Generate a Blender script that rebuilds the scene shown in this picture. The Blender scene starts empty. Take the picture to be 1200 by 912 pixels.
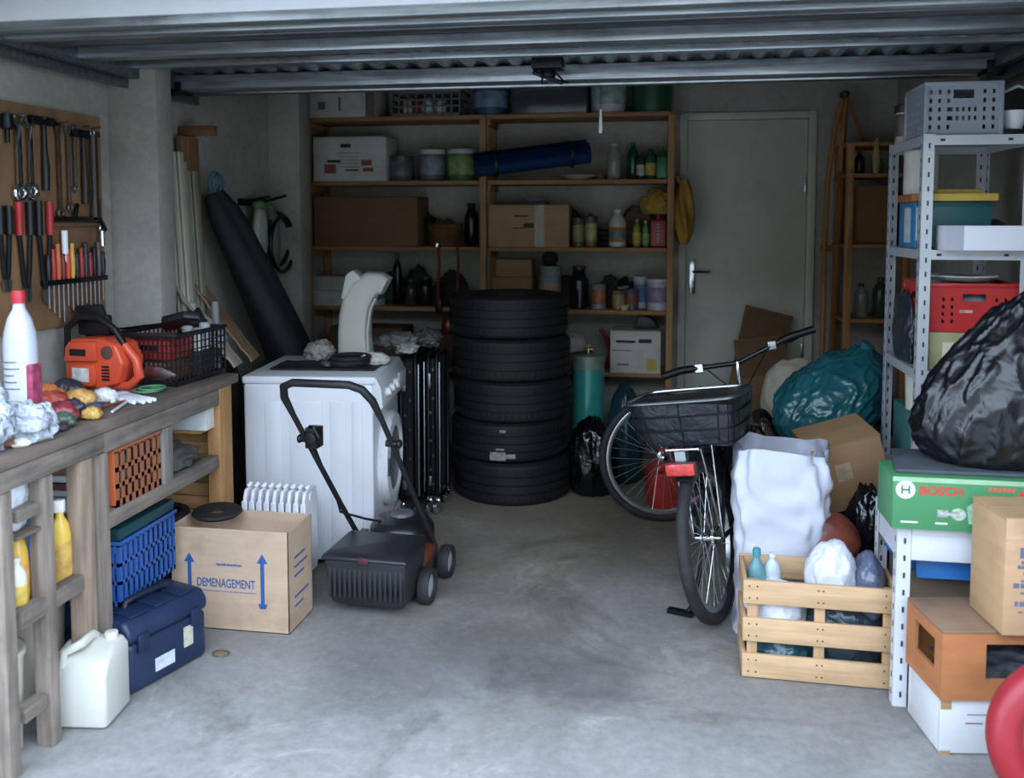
import bpy, bmesh, math, random
from mathutils import Vector, Matrix, Euler, noise

# ------------------------------------------------------------------ camera, sky, exposure
S = bpy.context.scene
C = S.collection
PI = math.pi
cam_d = bpy.data.cameras.new('camera'); cam = bpy.data.objects.new('camera', cam_d); C.objects.link(cam)
cam.location = (0, 0, 1.53)
cam.rotation_euler = (math.radians(86), 0, math.radians(9.4926))
cam_d.sensor_width = 36; cam_d.lens = 31.5; cam_d.shift_y = -0.1038
cam_d.clip_start = .05
cam_d.dof.use_dof = True; cam_d.dof.focus_distance = 3.7; cam_d.dof.aperture_fstop = 2.2
S.camera = cam
S.view_settings.view_transform = 'Standard'; S.view_settings.look = 'None'
S.view_settings.exposure = 2.95; S.view_settings.gamma = 1
w = bpy.data.worlds.new('sky'); S.world = w; w.use_nodes = True
bg = w.node_tree.nodes['Background']                      # even, slightly blue open-shade sky
bg.inputs[0].default_value = (.66, .80, 1.0, 1); bg.inputs[1].default_value = 1.0
pl = bpy.data.lights.new('garage_opening_sampling', 'AREA')   # portal: gives no light, only guides sky sampling
pl.shape = 'RECTANGLE'; pl.size = 3.5; pl.size_y = 2.3; pl.cycles.is_portal = True
po = bpy.data.objects.new('garage_opening_sampling', pl); C.objects.link(po)
po.location = (-.42, 1.76, 1.12); po.rotation_euler = (PI/2, 0, 0)
S.cycles.max_bounces = 10; S.cycles.diffuse_bounces = 6; S.cycles.transparent_max_bounces = 12
S.cycles.caustics_reflective = False; S.cycles.caustics_refractive = False
S.cycles.sample_clamp_indirect = 6

# ------------------------------------------------------------------ materials
def c(h):
    h = h.lstrip('#'); v = [int(h[i:i+2], 16)/255 for i in (0, 2, 4)]
    v = [(x/12.92 if x <= .04045 else ((x+.055)/1.055)**2.4) for x in v]; g = .25*v[0]+.6*v[1]+.15*v[2]
    return tuple(g+(x-g)*.88 for x in v)
_m = {}
def P(col, rough=.6, metal=0, var=.18, vs=9, bump=0, bs=60, stretch=None, dirt=None, da=.5, ds=5, coat=0, trans=0, ior=1.45):
    """plain procedural surface: colour varied by noise, fine relief, worn / dirty patches"""
    key = (col, rough, metal, var, vs, bump, bs, stretch, dirt, da, ds, coat, trans)
    if key in _m: return _m[key]
    m = bpy.data.materials.new('surface'); m.use_nodes = True; nt = m.node_tree; N = nt.nodes; L = nt.links
    b = N['Principled BSDF']; b.inputs['Roughness'].default_value = rough; b.inputs['Metallic'].default_value = metal
    b.inputs['Coat Weight'].default_value = coat; b.inputs['Transmission Weight'].default_value = trans; b.inputs['IOR'].default_value = ior
    rgb = c(col)
    tc = N.new('ShaderNodeTexCoord'); mp = N.new('ShaderNodeMapping'); L.new(tc.outputs['Object'], mp.inputs[0])
    if stretch: mp.inputs['Scale'].default_value = stretch
    n = N.new('ShaderNodeTexNoise'); n.inputs['Scale'].default_value = vs; n.inputs['Detail'].default_value = 4
    L.new(mp.outputs[0], n.inputs['Vector'])
    r = N.new('ShaderNodeValToRGB'); L.new(n.outputs[0], r.inputs[0])
    r.color_ramp.elements[0].position = .3; r.color_ramp.elements[1].position = .7
    r.color_ramp.elements[0].color = (*[max(0, x*(1-var)) for x in rgb], 1)
    r.color_ramp.elements[1].color = (*[min(1, x*(1+var)) for x in rgb], 1)
    out = r.outputs[0]
    if dirt:
        n2 = N.new('ShaderNodeTexNoise'); n2.inputs['Scale'].default_value = ds; n2.inputs['Detail'].default_value = 7; n2.inputs['Roughness'].default_value = .65
        L.new(tc.outputs['Object'], n2.inputs['Vector'])
        r2 = N.new('ShaderNodeValToRGB'); r2.color_ramp.elements[0].position = .5; r2.color_ramp.elements[1].position = .72
        r2.color_ramp.elements[1].color = (da, da, da, 1); L.new(n2.outputs[0], r2.inputs[0])
        mx = N.new('ShaderNodeMixRGB'); L.new(r2.outputs[0], mx.inputs[0]); L.new(out, mx.inputs[1]); mx.inputs[2].default_value = (*c(dirt), 1)
        out = mx.outputs[0]
    L.new(out, b.inputs['Base Color'])
    if bump:
        n3 = N.new('ShaderNodeTexNoise'); n3.inputs['Scale'].default_value = bs; n3.inputs['Detail'].default_value = 5
        L.new(mp.outputs[0], n3.inputs['Vector'])
        bp = N.new('ShaderNodeBump'); bp.inputs['Strength'].default_value = bump; bp.inputs['Distance'].default_value = .004
        L.new(n3.outputs[0], bp.inputs['Height']); L.new(bp.outputs[0], b.inputs['Normal'])
    _m[key] = m; return m
def W(col, axis='x', rough=.65, var=.3, dirt='#3d352c', da=.4):
    """wood: grain stretched along one local axis"""
    st = {'x': (1.2, 14, 14), 'y': (14, 1.2, 14), 'z': (14, 14, 1.2)}[axis]
    return P(col, rough, 0, var, 3.2, .35, 9, st, dirt, da, 4)
def FILM(col, rough=.3, bs=7, strength=.3, alpha=1, var=.12):
    """thin creased plastic film"""
    key = ('film', col, rough, bs, strength, alpha)
    if key in _m: return _m[key]
    m = bpy.data.materials.new('film'); m.use_nodes = True; nt = m.node_tree; N = nt.nodes; L = nt.links
    b = N['Principled BSDF']; b.inputs['Roughness'].default_value = rough; b.inputs['Base Color'].default_value = (*c(col), 1)
    b.inputs['Coat Weight'].default_value = .12; b.inputs['Coat Roughness'].default_value = .2
    b.inputs['Alpha'].default_value = alpha
    tc = N.new('ShaderNodeTexCoord')
    n0 = N.new('ShaderNodeTexNoise'); n0.inputs['Scale'].default_value = bs*.6; L.new(tc.outputs['Object'], n0.inputs['Vector'])
    mx = N.new('ShaderNodeMixRGB'); mx.inputs[0].default_value = .18; L.new(tc.outputs['Object'], mx.inputs[1]); L.new(n0.outputs['Color'], mx.inputs[2])
    v = N.new('ShaderNodeTexVoronoi'); v.inputs['Scale'].default_value = bs*1.1; v.feature = 'SMOOTH_F1'; L.new(mx.outputs[0], v.inputs['Vector'])
    n = N.new('ShaderNodeTexNoise'); n.inputs['Scale'].default_value = bs*1.2; n.inputs['Detail'].default_value = 2; n.inputs['Distortion'].default_value = 2.2
    L.new(tc.outputs['Object'], n.inputs['Vector'])
    ad = N.new('ShaderNodeMath'); ad.operation = 'ADD'; L.new(v.outputs['Distance'], ad.inputs[0]); L.new(n.outputs[0], ad.inputs[1])
    bp = N.new('ShaderNodeBump'); bp.inputs['Strength'].default_value = strength; bp.inputs['Distance'].default_value = .03
    L.new(ad.outputs[0], bp.inputs['Height']); L.new(bp.outputs[0], b.inputs['Normal'])
    _m[key] = m; return m
def CONC(col, kind='wall'):
    m = bpy.data.materials.new('concrete'); m.use_nodes = True; nt = m.node_tree; N = nt.nodes; L = nt.links
    b = N['Principled BSDF']; b.inputs['Roughness'].default_value = .85 if kind == 'wall' else .7
    tc = N.new('ShaderNodeTexCoord'); rgb = c(col)
    def nz(sc, det=6, ro=.6, dis=0):
        n = N.new('ShaderNodeTexNoise'); n.inputs['Scale'].default_value = sc; n.inputs['Detail'].default_value = det; n.inputs['Roughness'].default_value = ro; n.inputs['Distortion'].default_value = dis
        L.new(tc.outputs['Object'], n.inputs['Vector']); return n
    def ramp(n, p0, c0, p1, c1):
        r = N.new('ShaderNodeValToRGB'); r.color_ramp.elements[0].position = p0; r.color_ramp.elements[1].position = p1
        r.color_ramp.elements[0].color = (*c0, 1); r.color_ramp.elements[1].color = (*c1, 1); L.new(n.outputs[0], r.inputs[0]); return r
    def mult(a, bb, f=1):
        x = N.new('ShaderNodeMixRGB'); x.blend_type = 'MULTIPLY'; x.inputs[0].default_value = f; L.new(a.outputs[0], x.inputs[1]); L.new(bb.outputs[0], x.inputs[2]); return x
    d = .72 if kind == 'wall' else .66
    base = ramp(nz(1.3, 8, .65, .4), .32, [x*d for x in rgb], .68, [min(1, x*1.12) for x in rgb])
    fine = ramp(nz(26, 9, .78), .34, (.72, .72, .72) if kind != 'wall' else (.8, .8, .8), .66, (1, 1, 1))
    o = mult(base, fine)
    if kind != 'wall':
        sp = ramp(nz(60, 3, .8), .30, (.55, .55, .55), .36, (1, 1, 1)); o = mult(o, sp, .7)
        st = ramp(nz(.9, 5, .7, 1.2), .33, (.55, .53, .5), .46, (1, 1, 1)); o = mult(o, st, .8)
        lt = N.new('ShaderNodeMixRGB'); lt.blend_type = 'SCREEN'; L.new(o.outputs[0], lt.inputs[1])
        pr = ramp(nz(2.6, 8, .75, .8), .56, (0, 0, 0), .74, (.22, .22, .22)); lt.inputs[0].default_value = 1; L.new(pr.outputs[0], lt.inputs[2]); o = lt
        sx = N.new('ShaderNodeSeparateXYZ'); L.new(tc.outputs['Object'], sx.inputs[0])                  # brown dirt tint towards the back, also painting in the warm bounced light
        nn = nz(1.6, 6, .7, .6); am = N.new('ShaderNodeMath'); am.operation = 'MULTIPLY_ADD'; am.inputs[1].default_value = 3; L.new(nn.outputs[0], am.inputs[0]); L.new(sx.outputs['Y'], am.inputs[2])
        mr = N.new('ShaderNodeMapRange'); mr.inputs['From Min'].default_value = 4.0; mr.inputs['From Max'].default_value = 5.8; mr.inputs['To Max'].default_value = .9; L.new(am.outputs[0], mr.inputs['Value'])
        warm_tint = N.new('ShaderNodeMixRGB'); warm_tint.blend_type = 'MULTIPLY'; L.new(mr.outputs[0], warm_tint.inputs[0]); L.new(o.outputs[0], warm_tint.inputs[1]); warm_tint.inputs[2].default_value = (.80, .68, .50, 1); o = warm_tint
        for (px, py, pr_, ps) in ((-.80, 3.50, .07, .3), (-.84, 3.40, .09, .35), (-.45, 2.75, .2, .6), (-.15, 2.62, .16, .6), (-.75, 2.5, .2, .7)):      # oil drips
            ds_ = N.new('ShaderNodeVectorMath'); ds_.operation = 'DISTANCE'; ds_.inputs[1].default_value = (px, py, 0)
            wv = N.new('ShaderNodeMixRGB'); wv.inputs[0].default_value = .12; L.new(tc.outputs['Object'], wv.inputs[1]); L.new(nz(6, 4, .6).outputs['Color'], wv.inputs[2])
            L.new(wv.outputs[0], ds_.inputs[0]); m2 = N.new('ShaderNodeMapRange'); m2.interpolation_type = 'SMOOTHSTEP'; m2.inputs['From Min'].default_value = pr_*.6; m2.inputs['From Max'].default_value = pr_*1.5
            m2.inputs['To Min'].default_value = ps; m2.inputs['To Max'].default_value = 1; L.new(ds_.outputs['Value'], m2.inputs['Value'])
            xx = N.new('ShaderNodeMixRGB'); xx.blend_type = 'MULTIPLY'; xx.inputs[0].default_value = 1; L.new(o.outputs[0], xx.inputs[1]); L.new(m2.outputs[0], xx.inputs[2]); o = xx
    else:
        dr = ramp(nz(3.5, 6, .75, .5), .3, (.5, .47, .43), .42, (1, 1, 1)); o = mult(o, dr, .55)
    L.new(o.outputs[0], b.inputs['Base Color'])
    bp = N.new('ShaderNodeBump'); bp.inputs['Strength'].default_value = .35; bp.inputs['Distance'].default_value = .006
    L.new(nz(45, 8, .7).outputs[0], bp.inputs['Height']); L.new(bp.outputs[0], b.inputs['Normal'])
    return m
CARD = lambda col='#a98761': P(col, .85, 0, .07, 5, .15, 30, (1, 1, 6), '#7d6445', .35, 6)
STEEL = P('#a9adb0', .34, 1, .15, 20); CHROME = P('#d4d7da', .14, 1, .08, 12); DARKMET = P('#2a2c2e', .42, .85, .2, 15)
BLACK = P('#141416', .45, 0, .2, 14, .1, 80); RUBBER = P('#1b1b1c', .75, 0, .2, 12, .25, 90, dirt='#3a3733', da=.25)
WHITEP = P('#e6e6e2', .4, 0, .04, 6); GREYP = P('#6d6f72', .5, 0, .1, 8)

# ------------------------------------------------------------------ mesh builder
class B:
    def __init__(s): s.bm = bmesh.new()
    def _xf(s, vs, r, ctr):
        if r != (0, 0, 0): bmesh.ops.rotate(s.bm, verts=vs, cent=ctr, matrix=Euler(r).to_matrix())
    def box(s, x, y, z, sx, sy, sz, r=(0, 0, 0)):            # centred
        g = bmesh.ops.create_cube(s.bm, size=1)['verts']
        bmesh.ops.scale(s.bm, vec=(sx, sy, sz), verts=g); bmesh.ops.translate(s.bm, vec=(x, y, z), verts=g)
        s._xf(g, r, (x, y, z)); return s
    def bx(s, x0, x1, y0, y1, z0, z1): return s.box((x0+x1)/2, (y0+y1)/2, (z0+z1)/2, abs(x1-x0), abs(y1-y0), abs(z1-z0))
    def cyl(s, p0, p1, r0, r1=None, n=16):
        p0 = Vector(p0); p1 = Vector(p1); d = p1-p0
        mat = Matrix.Translation((p0+p1)/2) @ d.to_track_quat('Z', 'Y').to_matrix().to_4x4()
        bmesh.ops.create_cone(s.bm, cap_ends=True, segments=n, radius1=r0, radius2=r0 if r1 is None else r1, depth=d.length, matrix=mat); return s
    def bar(s, p0, p1, wx, wy):                               # rectangular bar between two points
        p0 = Vector(p0); p1 = Vector(p1); d = p1-p0
        g = bmesh.ops.create_cube(s.bm, size=1)['verts']; bmesh.ops.scale(s.bm, vec=(wx, wy, d.length), verts=g)
        bmesh.ops.transform(s.bm, matrix=Matrix.Translation((p0+p1)/2) @ d.to_track_quat('Z', 'Y').to_matrix().to_4x4(), verts=g); return s
    def tube(s, pts, r, n=8, closed=False):
        P_ = [Vector(p) for p in pts]; k = len(P_); rings = []; prev = None
        for i, p in enumerate(P_):
            a = P_[(i-1) % k] if closed or i else p; b_ = P_[(i+1) % k] if closed or i < k-1 else p
            t = (b_-a).normalized()
            if prev is None: u = t.orthogonal().normalized()
            else: u = (prev-t*prev.dot(t)); u = u.normalized() if u.length > 1e-6 else t.orthogonal().normalized()
            prev = u; v = t.cross(u); rr = r[i] if isinstance(r, (list, tuple)) else r
            rings.append([s.bm.verts.new(p+(u*math.cos(q)+v*math.sin(q))*rr) for q in [2*PI*j/n for j in range(n)]])
        s._skin(rings, closed, not closed); return s
    def _skin(s, rings, closed=False, caps=True):
        n = len(rings[0]); k = len(rings)
        for i in range(k if closed else k-1):
            a = rings[i]; b_ = rings[(i+1) % k]
            for j in range(n):
                try: s.bm.faces.new((a[j], a[(j+1) % n], b_[(j+1) % n], b_[j]))
                except ValueError: pass
        if caps:
            try: s.bm.faces.new(rings[0][::-1]); s.bm.faces.new(rings[-1])
            except ValueError: pass
    def loft(s, sections, caps=True):                         # list of point rings
        s._skin([[s.bm.verts.new(p) for p in sec] for sec in sections], False, caps); return s
    def lathe(s, prof, ctr=(0, 0, 0), n=24, axis='z', closed=False):
        ctr = Vector(ctr); rings = []
        for (r, h) in prof:
            ring = []
            for j in range(n):
                q = 2*PI*j/n; a, b_ = max(r, 1e-5)*math.cos(q), max(r, 1e-5)*math.sin(q)
                v = (a, b_, h) if axis == 'z' else ((h, a, b_) if axis == 'x' else (b_, h, a))
                ring.append(s.bm.verts.new(ctr+Vector(v)))
            rings.append(ring)
        s._skin(rings, closed, not closed); return s
    def torus(s, ctr, R, r, axis='z', N=40, n=10, flat=1):
        prof = [(R+r*math.cos(2*PI*j/n), r*flat*math.sin(2*PI*j/n)) for j in range(n)]
        return s.lathe(prof, ctr, N, axis, True)
    def prism(s, poly, axis, h0, h1):
        def pt(a, b_, h): return (a, b_, h) if axis == 'z' else ((h, a, b_) if axis == 'x' else (a, h, b_))
        v0 = [s.bm.verts.new(pt(a, b_, h0)) for a, b_ in poly]; v1 = [s.bm.verts.new(pt(a, b_, h1)) for a, b_ in poly]
        s.bm.faces.new(v0); s.bm.faces.new(v1[::-1]); n = len(poly)
        for i in range(n): s.bm.faces.new((v0[i], v1[i], v1[(i+1) % n], v0[(i+1) % n]))
        return s
    def ell(s, ctr, rx, ry, rz, sub=3):
        g = bmesh.ops.create_icosphere(s.bm, subdivisions=sub, radius=1)['verts']
        bmesh.ops.scale(s.bm, vec=(rx, ry, rz), verts=g); bmesh.ops.translate(s.bm, vec=ctr, verts=g); return s
    def grid(s, f, nu, nv, thick=0):
        vs = [[s.bm.verts.new(f(i/nu, j/nv)) for j in range(nv+1)] for i in range(nu+1)]; fs = []
        for i in range(nu):
            for j in range(nv): fs.append(s.bm.faces.new((vs[i][j], vs[i+1][j], vs[i+1][j+1], vs[i][j+1])))
        if thick:
            bmesh.ops.recalc_face_normals(s.bm, faces=fs); bmesh.ops.solidify(s.bm, geom=fs, thickness=thick)
        return s
    def rot(s, r, ctr=(0, 0, 0)): bmesh.ops.rotate(s.bm, verts=s.bm.verts, cent=ctr, matrix=Euler(r).to_matrix()); return s
    def mv(s, *v): bmesh.ops.translate(s.bm, vec=v, verts=s.bm.verts); return s
    def build(s, name, mat, parent=None, bev=0, seg=2, ang=40, kind=None, label=None):
        bm = s.bm; bmesh.ops.recalc_face_normals(bm, faces=bm.faces)
        if bev:
            es = [e for e in bm.edges if len(e.link_faces) == 2 and e.calc_face_angle(0) > .6]
            if es: bmesh.ops.bevel(bm, geom=es, offset=bev, segments=seg, profile=.5, affect='EDGES', clamp_overlap=True)
        for f in bm.faces: f.smooth = True
        for e in bm.edges:
            if len(e.link_faces) == 2 and e.calc_face_angle(0) > math.radians(ang): e.smooth = False
        me = bpy.data.meshes.new(name); bm.to_mesh(me); bm.free(); me.materials.append(mat)
        o = bpy.data.objects.new(name, me); C.objects.link(o)
        if parent is not None: o.parent = parent
        if kind: o['kind'] = kind
        if label: o['label'] = label
        return o
def T(name, label, cat, loc=(0, 0, 0), rz=0, group=None):
    o = bpy.data.objects.new(name, None); C.objects.link(o); o.empty_display_size = .05
    o.location = loc; o.rotation_euler = rz if isinstance(rz, tuple) else (0, 0, rz)
    o['label'] = label; o['category'] = cat
    if group: o['group'] = group
    return o
def tag(o, label, cat, loc=None, rz=None, group=None):
    o['label'] = label; o['category'] = cat
    if group: o['group'] = group
    if loc: o.location = loc
    if rz is not None: o.rotation_euler = rz if isinstance(rz, tuple) else (0, 0, rz)
    return o
def struct(name, b, m, parent=None, bev=0):
    o = b.build(name, m, parent, bev)
    if parent is None: o['kind'] = 'structure'
    return o
def text(s, size, m, parent, loc, rot=(PI/2, 0, 0), align='LEFT', name='lettering', bold=0, sx=1, ext=.0006):
    cu = bpy.data.curves.new(name, 'FONT'); cu.body = s; cu.size = size; cu.align_x = align; cu.extrude = ext
    t = bpy.data.objects.new(name, cu); C.objects.link(t)
    dg = bpy.context.evaluated_depsgraph_get(); me = bpy.data.meshes.new_from_object(t.evaluated_get(dg)); bpy.data.objects.remove(t)
    if bold:                                              # heavier strokes: shifted copies, each a hair deeper
        bm = bmesh.new(); bm.from_mesh(me); g0 = list(bm.verts)+list(bm.edges)+list(bm.faces)
        for k, (dx, dy) in enumerate(((bold, 0), (0, bold), (bold, bold), (bold/2, bold/2))):
            r_ = bmesh.ops.duplicate(bm, geom=g0); bmesh.ops.translate(bm, vec=(dx, dy, .00012*(k+1)), verts=[e for e in r_['geom'] if isinstance(e, bmesh.types.BMVert)])
        bm.to_mesh(me); bm.free()
    me.materials.clear(); me.materials.append(m); me.name = name
    o = bpy.data.objects.new(name, me); C.objects.link(o); o.parent = parent; o.location = loc; o.rotation_euler = rot; o.scale = (sx, 1, 1)
    return o
def strokes(m, parent, x, y, z, ln, h, seed, wmin=.004, wmax=.014, gap=.0035, name='printed_line', slant=0):
    """a line of print too small to read in the photograph: a row of short ink marks"""
    rr = random.Random(seed); b = B(); xx = x
    while xx < x+ln:
        w2 = min(rr.uniform(wmin, wmax), x+ln-xx+.001); hh = h*rr.uniform(.7, 1)
        b.prism([(xx, z), (xx+w2, z), (xx+w2+slant, z+hh), (xx+slant, z+hh)], 'y', y-.0006, y); xx += w2+gap
    return b.build(name, m, parent)
def blob(seed, rx, ry, rz, sub=5, amp=.12, fr=2.2, crease=.05, cf=5, base=True, shape=None):
    """a stuffed, creased bag: displaced sphere flattened onto its base (z = 0)"""
    b = B(); b.ell((0, 0, 0), 1, 1, 1, sub); o = Vector((seed*3.7, seed*1.9, seed*5.3))
    for v in b.bm.verts:
        p = v.co.copy(); d = noise.noise(p*fr+o)*amp
        pw = p+.25*noise.noise_vector(p*1.7+o); q = 1-abs(noise.noise(Vector((pw.x*cf, pw.y*cf, pw.z*cf*.55))+o*1.3)); q2 = 1-abs(noise.noise(pw*cf*1.9+o))
        d += (q**6)*crease*.85+(q2**5)*crease*.28
        p = p*(1+d)
        p = Vector((p.x*rx, p.y*ry, p.z*rz))
        if base and p.z < -rz*.72: p.z = -rz*.72+(p.z+rz*.72)*.08
        p.z += rz*.74 if base else 0
        if shape: p = shape(p)
        v.co = p
    return b
def copy_tree(o, parent=None):
    k = o.copy(); C.objects.link(k)
    if parent is not None: k.parent = parent
    for ch in list(o.children): copy_tree(ch, k)
    return k

# ------------------------------------------------------------------ setting
XL, XR, YB, YF, ZC = -2.3, 1.42, 5.9, 1.98, 2.55
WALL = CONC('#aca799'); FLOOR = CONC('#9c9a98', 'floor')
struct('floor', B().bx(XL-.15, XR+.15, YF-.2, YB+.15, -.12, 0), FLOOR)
struct('driveway', B().bx(-14, 14, -20, YF-.2, -.12, -.004), CONC('#9a9a97', 'floor'))
struct('sky_blocker_wall', B().bx(-14, 14, -11.3, -11, -.1, 5.5), CONC('#8d8a80'))             # unseen wall added across the yard to darken the back of the garage
struct('wall_left', B().bx(XL-.15, XL, YF-.2, YB+.15, 0, ZC), WALL)
struct('wall_right', B().bx(XR, XR+.15, YF-.2, YB+.15, 0, ZC), WALL)
struct('wall_back', B().bx(XL, .105, YB, YB+.15, 0, ZC).bx(.945, XR, YB, YB+.15, 0, ZC).bx(.105, .945, YB, YB+.15, 2.21, ZC).bx(.105, .945, YB+.1, YB+.15, 0, 2.21), WALL)
struct('wall_front', B().bx(XL-.15, -2.2, YF-.2, YF, 0, ZC+.3).bx(1.36, XR+.15, YF-.2, YF, 0, ZC+.3).bx(-2.2, 1.36, YF-.2, YF, 2.25, ZC+.3), CONC('#c9c7c0'))
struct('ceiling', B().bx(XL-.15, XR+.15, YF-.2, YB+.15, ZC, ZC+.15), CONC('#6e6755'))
struct('trim_1', B().bx(XL, -2.079, 3.468, 3.59, 0, ZC), WALL, bev=.004)        # the two wall piers
struct('trim_2', B().bx(XL, -2.105, 5.023, 5.178, 0, ZC), WALL, bev=.004)
# inner door, one step up
d1 = bpy.data.objects.new('door_1', None); C.objects.link(d1); d1['kind'] = 'structure'; d1.location = (.525, YB, 0)
DW = P('#c3c3b0', .45, 0, .05, 3, .05, 20, dirt='#77756c', da=.25)
B().bx(-.42, -.372, -.03, .08, .02, 2.21).bx(.372, .42, -.03, .08, .02, 2.21).bx(-.372, .372, -.03, .08, 2.165, 2.21).build('door_frame', DW, d1, .003)
lf = B().bx(-.37, .37, .0, .04, .03, 2.163).build('door_leaf', DW, d1, .003)
hp = B().box(-.33, -.008, 1.165, .038, .012, .22).build('handle_plate', CHROME, lf, .004)
B().cyl((-.33, -.012, 1.2), (-.33, -.05, 1.2), .009).tube([(-.33, -.05, 1.2), (-.29, -.052, 1.2), (-.22, -.05, 1.197)], .008).build('door_handle', CHROME, lf)
B().cyl((-.33, -.012, 1.11), (-.33, -.022, 1.11), .01).build('key_cylinder', STEEL, lf)
B().box(.36, -.014, .7, .014, .014, .09).box(.36, -.014, 1.75, .014, .014, .09).build('hinge', STEEL, d1, .003)
struct('trim_3', B().bx(.1, .95, YB-.12, YB, 0, .03), WALL)                      # low sill under the door

# up-and-over garage door, parked open under the ceiling
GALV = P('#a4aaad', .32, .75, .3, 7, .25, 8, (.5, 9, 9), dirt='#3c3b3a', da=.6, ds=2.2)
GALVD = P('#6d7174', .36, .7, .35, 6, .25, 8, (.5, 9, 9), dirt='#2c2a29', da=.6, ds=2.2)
gd = T('garage_door', 'galvanised overhead garage door parked open under the ceiling', 'garage door', (-.45, 2.55, 2.12))
b = B(); n = 70; x0, x1 = -1.72, 1.72
def rib(i): return .014 if (i % 4) in (1, 2) else 0
pts = [(x0+(x1-x0)*i/(2*n), rib(i)) for i in range(2*n+1)]
for i in range(2*n):
    (a, h0), (d_, h1) = pts[i], pts[i+1]
    q = [b.bm.verts.new(v) for v in ((a, .02, .055+h0), (d_, .02, .055+h1), (d_, 1.36, .055+h1), (a, 1.36, .055+h0))]; b.bm.faces.new(q)
bmesh.ops.remove_doubles(b.bm, verts=b.bm.verts, dist=1e-4)
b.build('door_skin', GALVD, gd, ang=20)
B().bx(-1.76, 1.76, -.012, .0, .028, .15).build('front_edge', P('#e9edf0', .4, 0, .03, 4), gd, .003)
for y0, y1, z0, z1, mt in ((0.0, .05, .0, .055, GALV), (.14, .2, .005, .055, GALV), (.28, .36, .02, .06, GALVD), (.52, .6, .01, .055, GALV), (.86, .9, .03, .06, GALV), (1.2, 1.3, -.01, .055, GALV)):
    B().bx(-1.72, 1.72, y0, y1, z0, z1).build('cross_rail', mt, gd, .006)
B().tube([(-1.72, 1.35, -.005), (1.72, 1.35, -.005)], .014, 10).build('rear_bar', STEEL, gd)
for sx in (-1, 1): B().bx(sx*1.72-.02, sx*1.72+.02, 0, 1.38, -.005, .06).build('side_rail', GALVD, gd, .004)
lk = B().box(0, 1.0, .025, .12, .1, .05).cyl((0, 1.0, .0), (0, 1.0, -.03), .03).box(.0, 1.0, -.03, .13, .02, .015, (0, .3, .4)).build('lock_case', DARKMET, gd, .004)
B().tube([(.02, 1.0, 0), (.05, 1.1, -.03), (.06, 1.2, -.02)], .004).tube([(-.02, 1.0, 0), (-.04, 1.12, -.035), (-.03, 1.2, -.02)], .004).build('lock_cable', DARKMET, gd)
B().cyl((.183, 1.37, -.01), (.183, 1.37, -.12), .0016, n=6).build('pull_cord', BLACK, gd)
B().lathe([(0, -.11), (.005, -.115), (.007, -.17), (.0095, -.205), (.006, -.215), (0, -.215)], (.183, 1.37, 0), 12).build('cord_grip', WHITEP, gd)
for sx, nm in ((-1, 'L'), (1, 'R')):
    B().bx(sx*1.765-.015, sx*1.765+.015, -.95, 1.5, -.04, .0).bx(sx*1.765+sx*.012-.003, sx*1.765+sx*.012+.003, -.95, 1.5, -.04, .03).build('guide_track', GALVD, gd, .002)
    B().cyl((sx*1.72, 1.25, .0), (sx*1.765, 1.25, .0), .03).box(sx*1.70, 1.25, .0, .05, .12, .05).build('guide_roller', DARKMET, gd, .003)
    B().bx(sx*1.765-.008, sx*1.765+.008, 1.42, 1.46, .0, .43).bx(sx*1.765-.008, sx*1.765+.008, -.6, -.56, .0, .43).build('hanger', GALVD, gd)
# ------------------------------------------------------------------ templates for common things
def carton(label, loc, rz, sx, sy, sz, col='#a98761', name='cardboard_box', cat='box', tape=None, open_top=False, group=None, flaps=0, tapef=None):
    t = T(name, label, cat, loc, rz, group); m = CARD(col); w_ = .005
    if open_top:
        B().bx(-sx/2, sx/2, -sy/2, sy/2, 0, w_).bx(-sx/2, sx/2, -sy/2, -sy/2+w_, 0, sz).bx(-sx/2, sx/2, sy/2-w_, sy/2, 0, sz).bx(-sx/2, -sx/2+w_, -sy/2, sy/2, 0, sz).bx(sx/2-w_, sx/2, -sy/2, sy/2, 0, sz).build('carton_body', m, t)
    else:
        B().bx(-sx/2, sx/2, -sy/2, sy/2, 0, sz-.006).build('carton_body', m, t, .004)
        for s_ in (-1, 1): B().bx(-sx/2, sx/2, min(0, s_*sy/2)+(.0015 if s_ > 0 else 0), max(0, s_*sy/2)-(.0015 if s_ < 0 else 0), sz-.005, sz).build('top_flap', m, t)
    if tape:
        B().bx(-sx/2-.001, sx/2+.001, -.025, .025, sz-.0005, sz+.001).build('packing_tape', P(tape, .3, 0, .05, 4), t)
    if tapef:
        x, w2 = tapef; B().bx(x, x+w2, -sy/2-.0012, -sy/2, 0, sz).bx(x, x+w2, -sy/2, sy/2, sz, sz+.001).build('packing_tape', P('#8f8468', .25, 0, .12, 12), t)
    return t
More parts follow.
